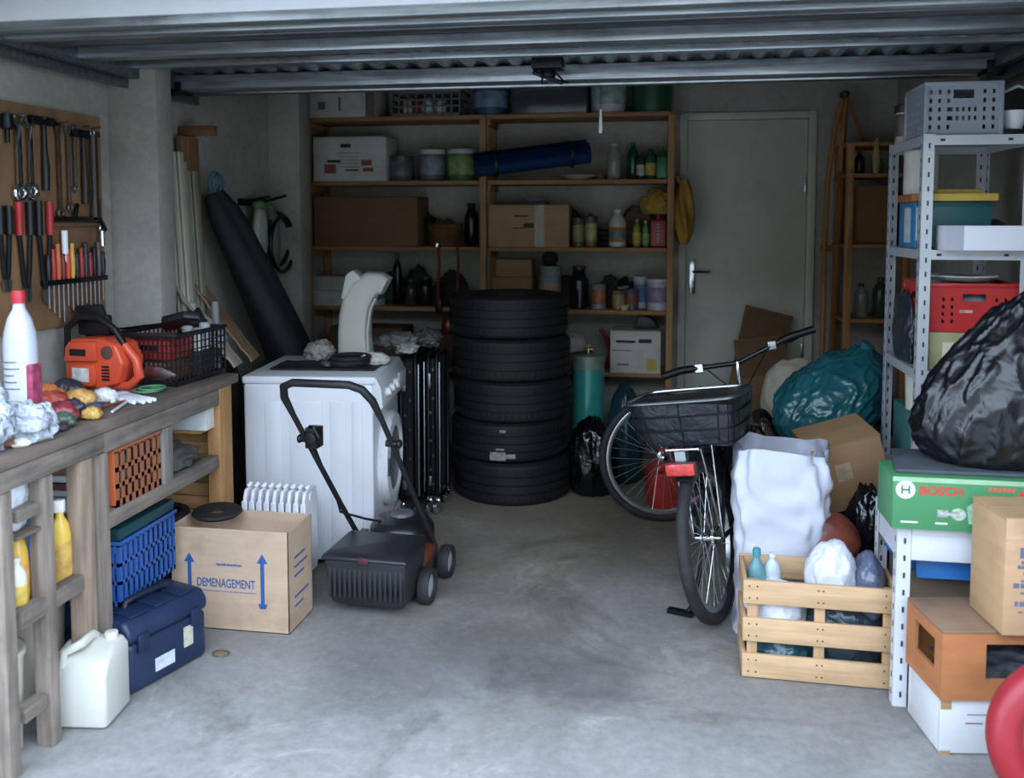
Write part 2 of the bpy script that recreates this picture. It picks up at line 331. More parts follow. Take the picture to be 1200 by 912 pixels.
def tin(label, loc, r, h, col, lid='#9a9a98', band=None, name='paint_tin', cat='tin', group=None, handle=False, band2=None):
    t = T(name, label, cat, loc, random.uniform(0, 6), group)
    B().lathe([(0, 0), (r, 0), (r+.002, .004), (r, .01), (r, h-.014), (r+.003, h-.01), (r+.003, h-.003), (r-.004, h-.003), (r-.006, h-.008), (0, h-.008)], n=24).build('tin_body', P(col, .4, .1, .1, 8), t)
    B().lathe([(0, h-.0075), (r-.008, h-.0075), (r-.006, h), (r-.02, h+.001), (r-.024, h-.002), (0, h-.002)], n=24).build('lid', P(lid, .4, .3, .1, 8), t)
    if name in ('lidded_jar', 'plastic_tub', 'glass_jar'): B().lathe([(0, h+.004), (r*.9, h+.004), (r+.005, h), (r+.005, h-.028), (r+.0035, h-.028), (r+.0033, h-.001), (0, h+.001)], n=24).build('screw_lid', P(lid, .45, .0, .06, 8), t)
    if band: B().lathe([(r+.0006, h*.2), (r+.0016, h*.22), (r+.0016, h*.75), (r+.0006, h*.77)], n=24).build('label_band', P(band, .5, 0, .35, 22), t)
    if band2: B().lathe([(r+.0018, h*.42), (r+.0026, h*.43), (r+.0026, h*.58), (r+.0018, h*.59)], n=24).build('label_stripe', P(band2, .5, 0, .3, 25), t)
    if handle: B().tube([(r*math.cos(a), r*math.sin(a)*.3+.0, h*.8+.09*math.sin(a)) for a in [PI*i/10 for i in range(11)]], .002, 6).build('handle', STEEL, t)
    return t
def bottle(label, loc, r, h, col, cap='#d8d8d4', band=None, name='bottle', cat='bottle', group=None, neck=.35, rough=.25, band2=None, trans=0, sq=1):
    t = T(name, label, cat, loc, random.uniform(-.3, .3), group)
    rn = r*neck; hs = h*.62
    m = P(col, rough, 0, .06, 5, trans=trans)
    B().lathe([(0, .004), (r*.85, 0), (r, .008), (r, hs), (r*.93, hs+.08*h), (r*.7, h*.8), (rn*1.1, h*.87), (rn, h*.9), (rn, h*.93), (0, h*.93)], n=20).build('bottle_body', m, t)
    B().lathe([(0, h*.91), (rn*1.25, h*.91), (rn*1.25, h*.985), (rn*1.1, h), (0, h)], n=16).build('cap', P(cap, .4, 0, .05), t)
    if band: B().lathe([(r+.0004, h*.14), (r+.0012, h*.15), (r+.0012, h*.52), (r+.0004, h*.53)], n=20).build('label_band', P(band, .5, 0, .4, 25), t)
    if band2: B().lathe([(r+.0014, h*.25), (r+.002, h*.26), (r+.002, h*.38), (r+.0014, h*.39)], n=20).build('label_stripe', P(band2, .5, 0, .3, 25), t)
    return t
def bucket(label, loc, r0, r1, h, col, band=None, lid=None, name='bucket', cat='bucket', group=None, rough=.4, trans=0, wire=True):
    t = T(name, label, cat, loc, 0, group); m = P(col, rough, 0, .08, 5, trans=trans)
    B().lathe([(0, 0), (r0, 0), (r1-.003, h-.02), (r1+.004, h-.018), (r1+.005, h), (r1-.003, h), (r1-.006, h-.02), (r0-.004, .004), (0, .004)], n=28).build('bucket_body', m, t)
    if band: B().lathe([(r0+(r1-r0)*.25+.001, h*.25), (r0+(r1-r0)*.25+.002, h*.26), (r0+(r1-r0)*.75+.002, h*.74), (r0+(r1-r0)*.75+.001, h*.75)], n=28).build('label_band', P(band, .5, 0, .4, 20), t)
    if lid: B().lathe([(0, h+.008), (r1-.01, h+.008), (r1+.006, h+.004), (r1+.007, h-.012), (r1+.0055, h-.012), (r1+.0052, h+.001), (0, h+.002)], n=28).build('lid', P(lid, .4, 0, .05), t)
    if wire: B().tube([((r1+.006)*math.cos(a), -.02-(r1*.6)*math.sin(a), h*.88-.03*math.sin(a)) for a in [PI*i/12 for i in range(13)]], .0025, 6).build('wire_handle', STEEL, t)
    return t
def lattice(b, p0, u, L, z0, z1, th, ncol, nrow, bw=.006, rim=.02, solid_to=0):
    """plastic crate wall: rim, base strip and a grid of bars along direction u"""
    p0 = Vector(p0); u = Vector(u)
    def seg(a0, a1, c0, c1):
        a = p0+u*a0; e = p0+u*a1; nrm = Vector((-u.y, u.x, 0))*th/2
        lo = Vector((min(a.x, e.x)-abs(nrm.x), min(a.y, e.y)-abs(nrm.y), c0)); hi = Vector((max(a.x, e.x)+abs(nrm.x), max(a.y, e.y)+abs(nrm.y), c1))
        b.bx(lo.x, hi.x, lo.y, hi.y, c0, c1)
    seg(0, L, z1-rim, z1); seg(0, L, z0, z0+rim*.9+solid_to)
    for i in range(ncol+1):
        x = L*i/ncol; w2 = bw*(1.8 if i in (0, ncol) else 1); seg(max(0, x-w2/2), min(L, x+w2/2), z0, z1)
    for j in range(1, nrow):
        z = z0+rim+(z1-z0-2*rim)*j/nrow; seg(0, L, z-bw/2, z+bw/2)
def crate(label, loc, rz, sx, sy, sz, col, ncol=10, nrow=4, name='plastic_crate', cat='crate', group=None, bw=.006, solid_to=0, rough=.45, th=.005, nside=None):
    t = T(name, label, cat, loc, rz, group); m = P(col, rough, 0, .1, 6, dirt='#4a4038', da=.18); hx, hy = sx/2-th/2, sy/2-th/2
    B().bx(-hx, hx, -hy, hy, 0, .006).build('crate_base', m, t)
    ns = nside or max(3, int(ncol*sy/sx))
    for p, u, L, k in (((-hx, -hy, 0), (1, 0, 0), 2*hx, ncol), ((-hx, hy, 0), (1, 0, 0), 2*hx, ncol), ((-hx, -hy, 0), (0, 1, 0), 2*hy, ns), ((hx, -hy, 0), (0, 1, 0), 2*hy, ns)):
        b = B(); lattice(b, p, u, L, 0, sz, th, k, nrow, bw, .018, solid_to); b.build('crate_wall', m, t)
    B().bx(-sx/2-.006, sx/2+.006, -sy/2-.006, -sy/2+.006, sz-.012, sz).bx(-sx/2-.006, sx/2+.006, sy/2-.006, sy/2+.006, sz-.012, sz).bx(-sx/2-.006, -sx/2+.006, -sy/2, sy/2, sz-.012, sz).bx(sx/2-.006, sx/2+.006, -sy/2, sy/2, sz-.012, sz).build('rim', m, t, .002)
    return t
def cells(b, p0, u, L, z0, z1, th, nc, nr, hole):
    """moulded wall with real openings: every cell of the grid is filled unless hole(i, j)"""
    p0 = Vector(p0); u = Vector(u)
    for j in range(nr):
        i = 0
        while i < nc:
            if hole(i, j): i += 1; continue
            k = i
            while k < nc and not hole(k, j): k += 1
            a = p0+u*(L*i/nc); e = p0+u*(L*k/nc); n_ = Vector((abs(u.y), abs(u.x), 0))*th/2
            b.bx(min(a.x, e.x)-n_.x, max(a.x, e.x)+n_.x, min(a.y, e.y)-n_.y, max(a.y, e.y)+n_.y, z0+(z1-z0)*j/nr, z0+(z1-z0)*(j+1)/nr); i = k
def moulded_crate(label, loc, rz, sx, sy, sz, m, name, nc, nr, hole, nside, hole_side):
    t = T(name, label, 'crate', loc, rz); hx, hy = sx/2-.003, sy/2-.003
    B().bx(-hx, hx, -hy, hy, 0, .006).build('crate_base', m, t)
    for p, u, L, n_, hf in (((-hx, -hy, 0), (1, 0, 0), 2*hx, nc, hole), ((-hx, hy, 0), (1, 0, 0), 2*hx, nc, hole), ((-hx, -hy, 0), (0, 1, 0), 2*hy, nside, hole_side), ((hx, -hy, 0), (0, 1, 0), 2*hy, nside, hole_side)):
        b = B(); cells(b, p, u, L, .006, sz-.012, .006, n_, nr, hf); b.build('crate_wall', m, t)
    B().bx(-sx/2-.005, sx/2+.005, -sy/2-.005, -sy/2+.008, sz-.014, sz).bx(-sx/2-.005, sx/2+.005, sy/2-.008, sy/2+.005, sz-.014, sz).bx(-sx/2-.005, -sx/2+.008, -sy/2, sy/2, sz-.014, sz).bx(sx/2-.008, sx/2+.005, -sy/2, sy/2, sz-.014, sz).build('rim', m, t, .002)
    for x in (-1, 1):
        for y in (-1, 1): B().bx(x*hx-.008, x*hx+.008, y*hy-.008, y*hy+.008, 0, sz-.014).build('corner_rib', m, t, .002)
    return t
random.seed(5)

# ------------------------------------------------------------------ tool board on the left wall
OSB = P('#8a6540', .8, 0, .28, 7, .25, 25, (1, 1, .35), '#5b4128', .5, 6)
tb = T('tool_board', 'brown chipboard panel hung with hand tools above the workbench', 'tool board', (XL+.001, 2.7, 1.12))
B().bx(.001, .018, -.62, .685, .0, .83).build('board_panel', OSB, tb, .002)
B().bx(.018, .045, .33, .66, .385, .40).build('tool_ledge', W('#6b4c30', 'y'), tb, .002)
B().bx(.018, .05, .29, .66, .165, .185).build('screwdriver_rack', DARKMET, tb, .002)
b = B()
for y in (-.25, -.1, .02, .12, .19, .3, .37, .43, .5, .57, .63): b.cyl((.018, y, .78), (.06, y, .785), .004, n=8)
b.build('hook_row', STEEL, tb)
WX = XL+.036
def hammer(label, y, z, ln, hcol, hw=.1, group=None):
    t = T('hammer', label, 'hammer', (WX, y, z))
    B().bx(-.012, .014, -hw*.5, hw*.42, -.03, 0).cyl((0, -hw*.5, -.015), (0, -hw*.66, -.015), .017, n=14).prism([(hw*.42, -.028), (hw*.75, -.02), (hw*.42, -.004)], 'x', -.01, .012).build('hammer_head', DARKMET, t, .003)
    B().tube([(0, 0, -.02), (0, 0, -ln*.45), (.002, 0, -ln*.7), (0, 0, -ln)], [.009, .011, .015, .014], 10).build('handle', P(hcol, .5, 0, .2, 8), t)
def spanner(label, y, z, ln, m=None, w_=.02):
    b = B(); b.bx(-.004, .004, -w_*.3, w_*.3, -ln*.88, -ln*.1)
    b.torus((0, 0, -ln*.93), w_*.55, w_*.28, 'x', 18, 8)
    for s_ in (-1, 1): b.bar((0, s_*w_*.25, -ln*.12), (0, s_*w_*.62, -.0), .008, w_*.36)
    tag(b.build('spanner', m or CHROME, None, .001), label, 'spanner', (WX, y, z))
def grips(label, y, z, ln, c1, c2, spread=.03):
    t = T('bolt_cutter', label, 'cutters', (WX, y, z))
    for s_, cc in ((-1, c1), (1, c2)):
        B().tube([(0, s_*spread, 0), (0, s_*spread, -ln*.33)], .014, 10).build('grip', P(cc, .5, 0, .06), t)
        B().tube([(0, s_*spread, -ln*.33), (0, s_*spread*.5, -ln*.75), (0, s_*.006, -ln*.86)], .008, 8).build('arm', DARKMET, t)
        B().prism([(s_*.004, -ln*.84), (s_*.022, -ln*.88), (s_*.012, -ln), (s_*.002, -ln)], 'x', -.006, .006).build('jaw', STEEL, t)
spanner('long polished chrome spanner at the near end of the tool board', 2.885, 1.905, .30, w_=.046)
spanner('second polished chrome spanner beside the long one on the tool board', 2.945, 1.90, .285, w_=.042)
hammer('black-handled hammer hanging beside the chrome spanners', 3.02, 1.91, .27, '#1c1a1a', .11)
hammer('claw hammer with brown handle in the top row of the board', 3.25, 1.885, .29, '#2e2119', .1)
spanner('thin rusty spanner hanging between the two hammers', 3.1, 1.90, .37, P('#6a5444', .5, .7, .3, 20), .026)
spanner('short dull steel spanner beside the rusty one', 3.155, 1.895, .34, P('#77716a', .45, .8, .2, 20), .02)
spanner('dull spanner beside the claw hammer', 3.195, 1.895, .26, P('#807a70', .45, .8, .2, 20), .018)
tag(B().bx(-.004, .004, -.012, .012, -.36, -.02).bx(-.012, .012, -.018, .018, -.02, 0).bx(-.01, .01, -.012, .012, -.36, -.27).build('wood_file', P('#3d2b22', .5, .3, .3, 20), None, .002), 'long dark file at the far edge of the tool board', 'file', (WX, 3.325, 1.885))
tag(B().bx(-.003, .003, -.01, .01, -.35, 0).torus((0, 0, .002), .012, .004, 'x', 16, 6).build('steel_ruler', STEEL), 'narrow steel rule hanging beside the long dark file', 'ruler', (WX+.012, 3.29, 1.875))
tag(B().lathe([(0, 0), (.02, 0), (.024, .04), (.02, .05), (.008, .055), (.008, .1), (0, .1)], n=14).rot((PI, 0, 0)).build('clamp_screw', DARKMET), 'dark clamp hanging at the nearest top corner of the board', 'clamp', (WX, 2.83, 1.9))
grips('red-handled bolt cutters hanging low on the tool board', 2.9, 1.595, .36, '#b3201c', '#1a1a1c', .028)
grips('black and red pruning loppers hanging low on the board', 3.005, 1.60, .38, '#151517', '#b02320', .03)
grips('black-handled snips at the near bottom of the board', 2.80, 1.58, .3, '#151517', '#151517', .022)
tag(B().bar((0, -.14, 0), (0, .13, -.0), .014, .018).bar((0, .13, 0), (0, .17, -.05), .014, .022).bar((0, -.02, 0), (0, .0, .06), .012, .014).build('wheel_brace', DARKMET, None, .002), 'dark angled bar lying along the ledge of the board', 'tool', (WX+.008, 3.19, 1.535))
tag(B().cyl((0, 0, 0), (0, 0, -.09), .012, n=12).cyl((0, 0, -.09), (0, 0, -.12), .005, n=8).build('marker_pen', WHITEP), 'short white marker clipped below the ledge', 'marker', (WX+.008, 3.105, 1.49))
tag(B().cyl((0, 0, 0), (0, 0, -.06), .012, .014, 12).torus((0, 0, .012), .012, .004, 'x', 14, 6).build('padlock', CHROME), 'small shiny chuck key at the far end of the ledge', 'key', (WX+.01, 3.335, 1.485))
cols = [('#1b1b1d', 'black'), ('#b5271f', 'dark red'), ('#c8642c', 'orange'), ('#7a2d22', 'maroon'), ('#e23a24', 'bright red'), ('#d9a22c', 'yellow'), ('#25272a', 'charcoal'), ('#a02c24', 'brick red'), ('#323539', 'slate'), ('#8c2a26', 'wine red'), ('#101012', 'jet black'), ('#5a5046', 'brown'), ('#202022', 'matt black')]
ords = ['first', 'second', 'third', 'fourth', 'fifth', 'sixth', 'seventh', 'eighth', 'ninth', 'tenth', 'eleventh', 'twelfth', 'thirteenth']
for i, (cc, nm) in enumerate(cols):
    y = 3.01+.0275*i; hh = .1+.02*((i*7) % 3)
    t = T('screwdriver', f'{nm} handled screwdriver, {ords[i]} along the rack from the near end', 'screwdriver', (WX+.006, y, 1.30), 0, 'screwdrivers in the board rack')
    B().lathe([(0, -.005), (.007, 0), (.0105, .02), (.012, hh*.6), (.008, hh*.85), (.01, hh), (0, hh+.004)], n=10).build('handle', P(cc, .4, 0, .08), t)
    B().cyl((0, 0, .0), (0, 0, -.1-.02*(i % 4)), .0032, n=8).build('blade', STEEL, t)

# ------------------------------------------------------------------ workbench
BW = W('#786b60', 'y', .75, .3, '#3d3733', .6); BWZ = W('#85776a', 'z', .75, .32, '#453d37', .6); BG = W('#a9793f', 'z', .7, .2, '#5b4327', .4); BD = W('#6f6055', 'y', .8, .25, '#3b3530', .6)
bench = T('workbench', 'long weathered wooden workbench running below the tool board'  , 'workbench', (-1.725, 2.7, 0))
for i in range(4): B().bx(-.555+.14*i, -.417+.14*i-(0 if i < 3 else .0), -.70, .735, .862, .9-.002*(i % 2)).build('top_plank', BD, bench, .003)
B().bx(-.03, .001, -.69, -.171, .802, .8605).build('apron', BW, bench, .003)
B().bx(-.03, .0005, -.169, .574, .797, .8605).build('apron', BW, bench, .003)
for y0, y1, z0, z1, mt in ((-.62, -.575, 0, .80, BWZ), (-.452, -.41, 0, .80, BWZ), (-.285, -.225, 0, .80, W('#96806a', 'z', .75, .3, '#5a4c40', .5)), (-.19, -.147, 0, .796, BWZ), (.17, .235, .595, .795, W('#7e766e', 'z', .8)), (.575, .675, 0, .862, BG)):
    B().bx(-.055, .002 if y0 > .5 else -.003, y0, y1, z0, z1-.004 if z1 > .85 and y0 < 0 else z1).build('leg', mt, bench, .004)
for y in (-.58, -.2, .62): B().bx(-.555, -.505, y-.03, y+.03, 0, .862).build('leg', BWZ, bench, .004)
for y0, y1, z0, z1 in ((-.555, -.465, .70, .735), (-.555, -.225, .40, .45), (-.555, -.465, .13, .17), (-.165, .57, .545, .597)): B().bx(-.045, -.004, y0, y1, z0, z1).build('stretcher', BW, bench, .003)
for i in range(4): B().bx(-.55+.13*i, -.423+.13*i, -.65, -.2, .40, .42).build('lower_shelf_board', BD, bench, .002)
for i in range(4): B().bx(-.55+.13*i, -.423+.13*i, -.17, .575, .575, .593).build('upper_shelf_board', BD, bench, .002)
for i, (z0, z1) in enumerate(((.63, .705), (.578, .628), (.52, .575), (.462, .517), (.405, .458), (.345, .4), (.28, .34), (.2, .275))):
    B().bx(-.555, -.055, .64+.006*(i % 2), .665+.006*(i % 2), z0, z1).build('end_plank', W('#b5844a', 'x', .7, .18, '#6f5030', .35), bench, .004)
B().bx(-.52, -.055, .52, .66, .69, .705).build('ledge', BG, bench, .002)
carton('white carton on the end ledge under the bench top', (-1.9, 3.26, .706), 0, .3, .1, .1, '#d5d5d0', 'white_carton')

# on the bench top
t = bottle('big white plastic bottle with a red cap on the bench', (-1.90, 2.395, .9), .047, .42, '#c3c6cf', '#b5222f', None, 'solvent_bottle', neck=.34)
B().bx(.03, .054, -.03, .005, .03, .2).bx(.034, .053, .0, .02, .03, .2).build('hazard_label', P('#a23a5c', .5, 0, .5, 40), t, .003)
for k in range(5): B().tube([(.0485*math.cos(a), .0485*math.sin(a), .13+.02*k) for a in [-2.2+.16*j for j in range(8-(k % 3))]], .0016, 5).build('printed_line', P('#5d6478', .6), t)
CLEAR = FILM('#c9d2de', .18, 14, 1, .8)
for i, (x, y, rx, ry, rz, lb) in enumerate(((-1.86, 2.12, .12, .1, .11, 'crumpled clear plastic bag at the near end of the bench'), (-1.80, 2.27, .08, .08, .06, 'smaller crumpled clear plastic bag in front of the white bottle'))):
    tag(blob(20+i, rx, ry, rz, 4, .3, 3, .2, 6).build('plastic_bag', CLEAR, None, ang=180), lb, 'bag', (x, y, .9))
CR = ['#c7b9a6', '#b04434', '#d9a046', '#3c3f52', '#8f2b33', '#d8d8d8', '#d07a3a', '#4a5b4a', '#ddd4c6', '#7a5a44', '#c79b3f', '#31343c']
nm = ['beige', 'red', 'orange', 'navy', 'maroon', 'white', 'rust', 'dark green', 'cream', 'brown', 'mustard', 'charcoal']
sp = [(-2.0, 2.52, .06), (-1.97, 2.62, .055), (-1.93, 2.71, .05), (-1.88, 2.60, .04), (-1.85, 2.5, .05), (-1.90, 2.80, .04), (-2.04, 2.68, .06), (-1.80, 2.44, .035), (-1.83, 2.38, .045), (-1.79, 2.33, .04), (-1.78, 2.55, .03), (-2.06, 2.83, .055)]
for i, (x, y, r) in enumerate(sp):
    tag(blob(40+i, r, r*.8, r*.7, 3, .35, 2.5, .2, 5).build('crumpled_wrapper', FILM(CR[i], .35, 18), None, ang=180), f'crumpled {nm[i]} wrapper among the clutter on the bench', 'wrapper', (x, y, .9), group='clutter on the bench')
t = T('work_glove', 'flat white work glove lying near the front edge of bench', 'glove', (-1.86, 2.86, .9), -.5)
B().bx(-.05, .06, -.04, .04, 0, .012).tube([(.05, .03, .007), (.13, .035, .007)], .008).tube([(.05, .01, .007), (.14, .012, .007)], .008).tube([(.05, -.01, .007), (.14, -.012, .007)], .008).tube([(.05, -.03, .007), (.12, -.035, .007)], .008).tube([(.0, -.04, .007), (.05, -.075, .007)], .009).build('glove_body', P('#dfe1e6', .7, 0, .05), t, .004)
B().bx(-.09, -.05, -.04, .04, 0, .014).build('cuff', P('#c9cbd4', .8), t, .003)
for i, (x, y, r, cc, nm_) in enumerate(((-1.80, 2.19, .03, '#6b4a36', 'dark brown'), (-1.76, 2.20, .022, '#d5cfc2', 'pale cream'), (-1.75, 2.27, .02, '#c9a070', 'tan'), (-1.77, 2.40, .02, '#3b3340', 'purple-black'), (-1.94, 2.66, .03, '#e0dcd2', 'chalk white'), (-1.99, 2.74, .035, '#b8342c', 'scarlet'), (-1.86, 2.68, .022, '#44506a', 'steel blue'), (-1.81, 2.62, .02, '#a8302c', 'crimson'), (-2.1, 2.7, .05, '#24252a', 'black'))):
    tag(blob(230+i, r*1.3, r*.8, r*.6, 3, .35, 2.5, .2, 5).build('scrap', P(cc, .6, 0, .3, 30), None, ang=180), f'small {nm_} scrap lying in the clutter on the bench', 'scrap', (x, y, .9), i*.7, group='clutter on the bench')
for i, (x, y, rz, cc, lb) in enumerate(((-1.79, 2.72, .3, '#c9c7c2', 'thin grey rod lying on the bench edge'), (-1.84, 2.72, -.2, '#8a4535', 'thin reddish pencil lying on the bench edge'))):
    tag(B().cyl((0, -.09, .006), (0, .09, .006), .005, n=8).build('rod', P(cc, .5)), lb, 'rod', (x, y, .9), rz)
tag(B().torus((0, 0, .006), .05, .004, 'z', 28, 6).torus((.012, .006, .013), .046, .004, 'z', 28, 6).build('cord_loop', P('#4e8a5e', .5)), 'small loop of green string in front of the chainsaw', 'string', (-1.86, 3.0, .9))

# chainsaw
OR = P('#d9481c', .35, 0, .08, 6, coat=.2); 
cs = T('chainsaw', 'orange chainsaw with black handle standing on the bench', 'chainsaw', (-2.07, 3.08, .9), -.12)
B().prism([(-.14, .02), (-.145, .15), (-.11, .185), (.02, .19), (.09, .17), (.12, .1), (.09, .02), (.02, .0), (-.1, .0)], 'y', -.07, .06).build('engine_cover', OR, cs, .012, 3)
B().prism([(-.135, .1), (-.11, .175), (.01, .18), (.015, .105)], 'y', -.085, -.068).build('top_panel', OR, cs, .006)
B().prism([(-.1, .015), (-.1, .09), (.0, .095), (.012, .05), (.0, .012)], 'y', -.088, -.068).build('starter_cover', OR, cs, .006)
B().bx(-.09, -.015, -.0905, -.087, .028, .08).build('starter_label', P('#c9c9bf', .5, 0, .3, 30), cs, .006)
b = B()
for k in range(5): b.bx(.03, .062, -.074, -.069, .035+.012*k, .041+.012*k)
b.bx(-.1, -.03, -.088, -.084, .125, .15); b.build('vent_slot', BLACK, cs)
B().cyl((.055, -.068, .14), (.055, -.078, .14), .024, n=20).build('fuel_cap', P('#5d4438', .6), cs, .003)
B().tube([(.10, -.03, .165), (.15, -.03, .11), (.16, -.03, .05), (.12, -.03, .012), (.04, -.03, .008)], [.016, .017, .018, .018, .016], 12).build('rear_handle', OR, cs)
B().tube([(-.13, .0, .06), (-.17, -.02, .13), (-.16, -.03, .22), (-.1, -.03, .265), (-.01, -.03, .265), (.06, -.03, .22), (.1, -.03, .165)], .013, 12).build('front_handle', BLACK, cs)
B().bx(-.14, .0, .0, .03, .19, .27).prism([(-.13, .18), (-.17, .3), (-.05, .31), (-.0, .2)], 'y', .02, .04).build('hand_guard', BLACK, cs, .008)
B().bx(-.16, -.1, -.05, .05, .0, .12).build('crankcase', BLACK, cs, .01)
B().prism([(.09, .02), (.13, .075), (.2, .072), (.26, .05), (.26, .04), (.2, .022)], 'y', .045, .053).build('guide_bar', STEEL, cs, .001)

# mesh crate with tool case
mc = crate('black mesh crate at the far end of the bench', (-1.93, 3.28, .9), -.08, .28, .34, .2, '#17181a', 14, 6, 'mesh_crate', bw=.004, nside=12)
tray = T('tool_case', 'red tool case with black latch sitting in the black crate', 'case', (-1.95, 3.20, .99), -.05)
B().bx(-.1, .1, -.06, .1, 0, .085).build('case_body', P('#b3221f', .4, 0, .06), tray, .01)
B().bx(-.105, .105, -.065, .105, .078, .088).build('case_lid', P('#961c1b', .4, 0, .06), tray, .003)
B().bx(-.03, .05, -.067, -.06, .04, .062).build('latch', BLACK, tray, .003)
tag(B().bx(-.09, .09, -.09, .1, 0, .08).build('wooden_block', W('#6d4530', 'x'), None, .006), 'brown wooden block beneath the red tool case', 'block', (-1.95, 3.21, .907))
t = T('hand_saw', 'hand saw with dark blade laid across the black crate', 'saw', (-1.97, 3.20, 1.12), (0, -.12, .1)); t.scale = (1.3, 1.3, 1.3)
B().prism([(-.2, -.012), (-.2, .004), (.04, .012), (.04, -.014)], 'y', -.001, .001).rot((PI/2-.3, 0, 0)).build('blade', DARKMET, t)
B().prism([(.03, -.03), (.05, .03), (.13, .05), (.17, .03), (.16, .01), (.1, .0), (.08, -.035)], 'y', -.012, .012).rot((PI/2-.5, 0, 0)).build('saw_handle', BLACK, t, .005)
for x, y, h, cc, lb in ((-1.885, 3.33, .09, '#d5d6d2', 'short white tube standing in the black crate'), (-1.835, 3.375, .1, '#b9bcbf', 'grey metal canister standing in the black crate'), (-1.835, 3.32, .085, '#c9c9c4', 'pale plastic pot in the black crate behind the tool case')):
    tag(B().lathe([(0, 0), (.02, 0), (.022, h), (.016, h+.006), (0, h+.006)], n=16).build('canister', P(cc, .4, .1)), lb, 'pot', (x, y, 1.008))
tag(B().bx(-.05, .05, -.06, .06, 0, .1).build('spare_tray', P('#2a2c2e', .5), None, .006), 'dark plastic tray filling the back of the black crate', 'tray', (-1.86, 3.35, .907))

# under the bench
t = crate('brown plastic crate with pierced sides on the bench shelf', (-1.83, 2.733, .594), 0, .19, .265, .2, '#9a5a36', 5, 3, 'brown_crate', bw=.016, nside=7, solid_to=.01)
B().bx(-.093, .093, -.139, -.131, .01, .195).build('end_panel', P('#c05a28', .35, 0, .08, 5), t, .004)
for i, (y, cc, lb) in enumerate(((2.66, '#3b3a36', 'dark olive cloth bundled in the brown crate'), (2.73, '#24272a', 'black cloth bundled in the middle of the brown crate'), (2.80, '#3f3a3a', 'grey jumper stuffed at the back of brown crate'))):
    tag(blob(60+i, .075, .045, .14, 4, .3, 2.4, .12, 4).build('folded_cloth', P(cc, .9, 0, .2, 9), None, ang=180), lb, 'cloth', (-1.83, y, .603))
tag(blob(66, .1, .12, .05, 4, .3, 3, .12).build('net_bag', P('#4a4644', .8, 0, .3, 25), None, ang=180), 'grey-brown mesh sack heaped beyond the brown crate', 'sack', (-1.85, 3.08, .594))
for i, (z, cc, sx) in enumerate(((.594, '#b9bcc9', 'pale blue'), (.618, '#7c8398', 'slate blue'), (.642, '#a9adbd', 'light grey'), (.666, '#5d2530', 'dark red'), (.69, '#c3c6d2', 'white'), (.714, '#8a5a36', 'brown'))):
    tag(B().bx(-.1, .1, -.035+.004*(i % 3), .035, 0, .021).build('magazine', P(cc, .5, 0, .2, 20), None, .001), f'{sx} magazine in the small stack on the bench shelf', 'magazine', (-1.95+.01*(i % 2), 2.572, z), .05*(i % 3), group='magazines stacked under the bench')
def spray(label, loc, cc, lab, cap, h=.22, r=.034):
    t = T('spray_bottle', label, 'bottle', loc, random.uniform(-.4, .4))
    B().lathe([(0, 0), (r, 0), (r, h*.6), (r*.8, h*.72), (r*.35, h*.8), (r*.35, h*.86), (0, h*.86)], n=16).build('bottle_body', P(cc, .35, 0, .06), t)
    B().lathe([(r+.0005, h*.1), (r+.0015, h*.12), (r+.0015, h*.5), (r+.0005, h*.52)], n=16).build('label_band', P(lab, .5, 0, .4, 25), t)
    B().bx(-.012, .014, -.011, .011, h*.85, h).bx(-.045, -.01, -.006, .006, h*.93, h*.99).bx(-.02, -.012, -.004, .004, h*.84, h*.93).build('trigger_head', P(cap, .4), t, .003)
spray('yellow spray bottle with blue collar at the shelf edge', (-1.80, 2.41, .421), '#e0b520', '#c99a3a', '#e6e4de', .26, .032)
bottle('yellow washing-up bottle between the bench legs', (-1.81, 2.235, .421), .03, .24, '#dba81f', '#1f3f8e', '#c98a2a', 'squeeze_bottle')
bottle('white and yellow bottle on the lower shelf beside the legs', (-1.785, 2.20, .421), .026, .16, '#d9d8cf', '#d9d8cf', '#d4b23a', 'squeeze_bottle')
bottle('dark red bottle on the lower shelf behind the first leg', (-1.80, 2.155, .421), .027, .25, '#7c1c2c', '#5a2a1c', '#4a1a24', 'tall_bottle')
bottle('maroon-capped bottle behind the yellow squeeze bottle', (-1.86, 2.29, .421), .032, .26, '#d5a51e', '#5a1f3c', '#b5821e', 'tall_bottle')
bottle('clear jar of screws on the lower shelf', (-1.84, 2.47, .421), .045, .17, '#8d8fa8', '#3a4a8a', '#7d7590', 'screw_jar', neck=.8)
carton('blue cardboard pack standing behind the screw jar', (-1.95, 2.46, .421), .1, .1, .1, .19, '#23558c', 'blue_pack')
tag(blob(70, .035, .07, .11, 4, .25, 2, .2, 5).build('plastic_bag', FILM('#cfd4da', .3, 14), None, ang=180), 'pale plastic bag hanging inside the first bench leg', 'bag', (-1.80, 2.19, .66))
tag(B().bx(-.09, .09, -.04, .06, 0, .01).build('bag_ledge', BD, None), 'short weathered board between the first two bench legs', 'board', (-1.83, 2.19, .648))
for i, (x, y, h, r, cc, lb) in enumerate(((-1.89, 2.2, .3, .095, '#c9c0ab', 'dirty cream bucket on the floor behind the bench legs'), (-1.95, 2.46, .34, .1, '#b7ac98', 'beige plastic tub on the floor under the bench'))):
    bucket(lb, (x, y, 0), r*.85, r, h, cc, None, None, 'plastic_tub', wire=False)
BLU = '#1f57a0'
crate('lower blue plastic crate stacked under the bench', (-2.02, 2.80, 0), 0, .26, .34, .25, BLU, 9, 3, 'blue_crate', bw=.012)
crate('upper blue plastic crate stacked under the bench', (-1.88, 2.80, .252), 0, .26, .34, .22, BLU, 9, 3, 'blue_crate', bw=.012)
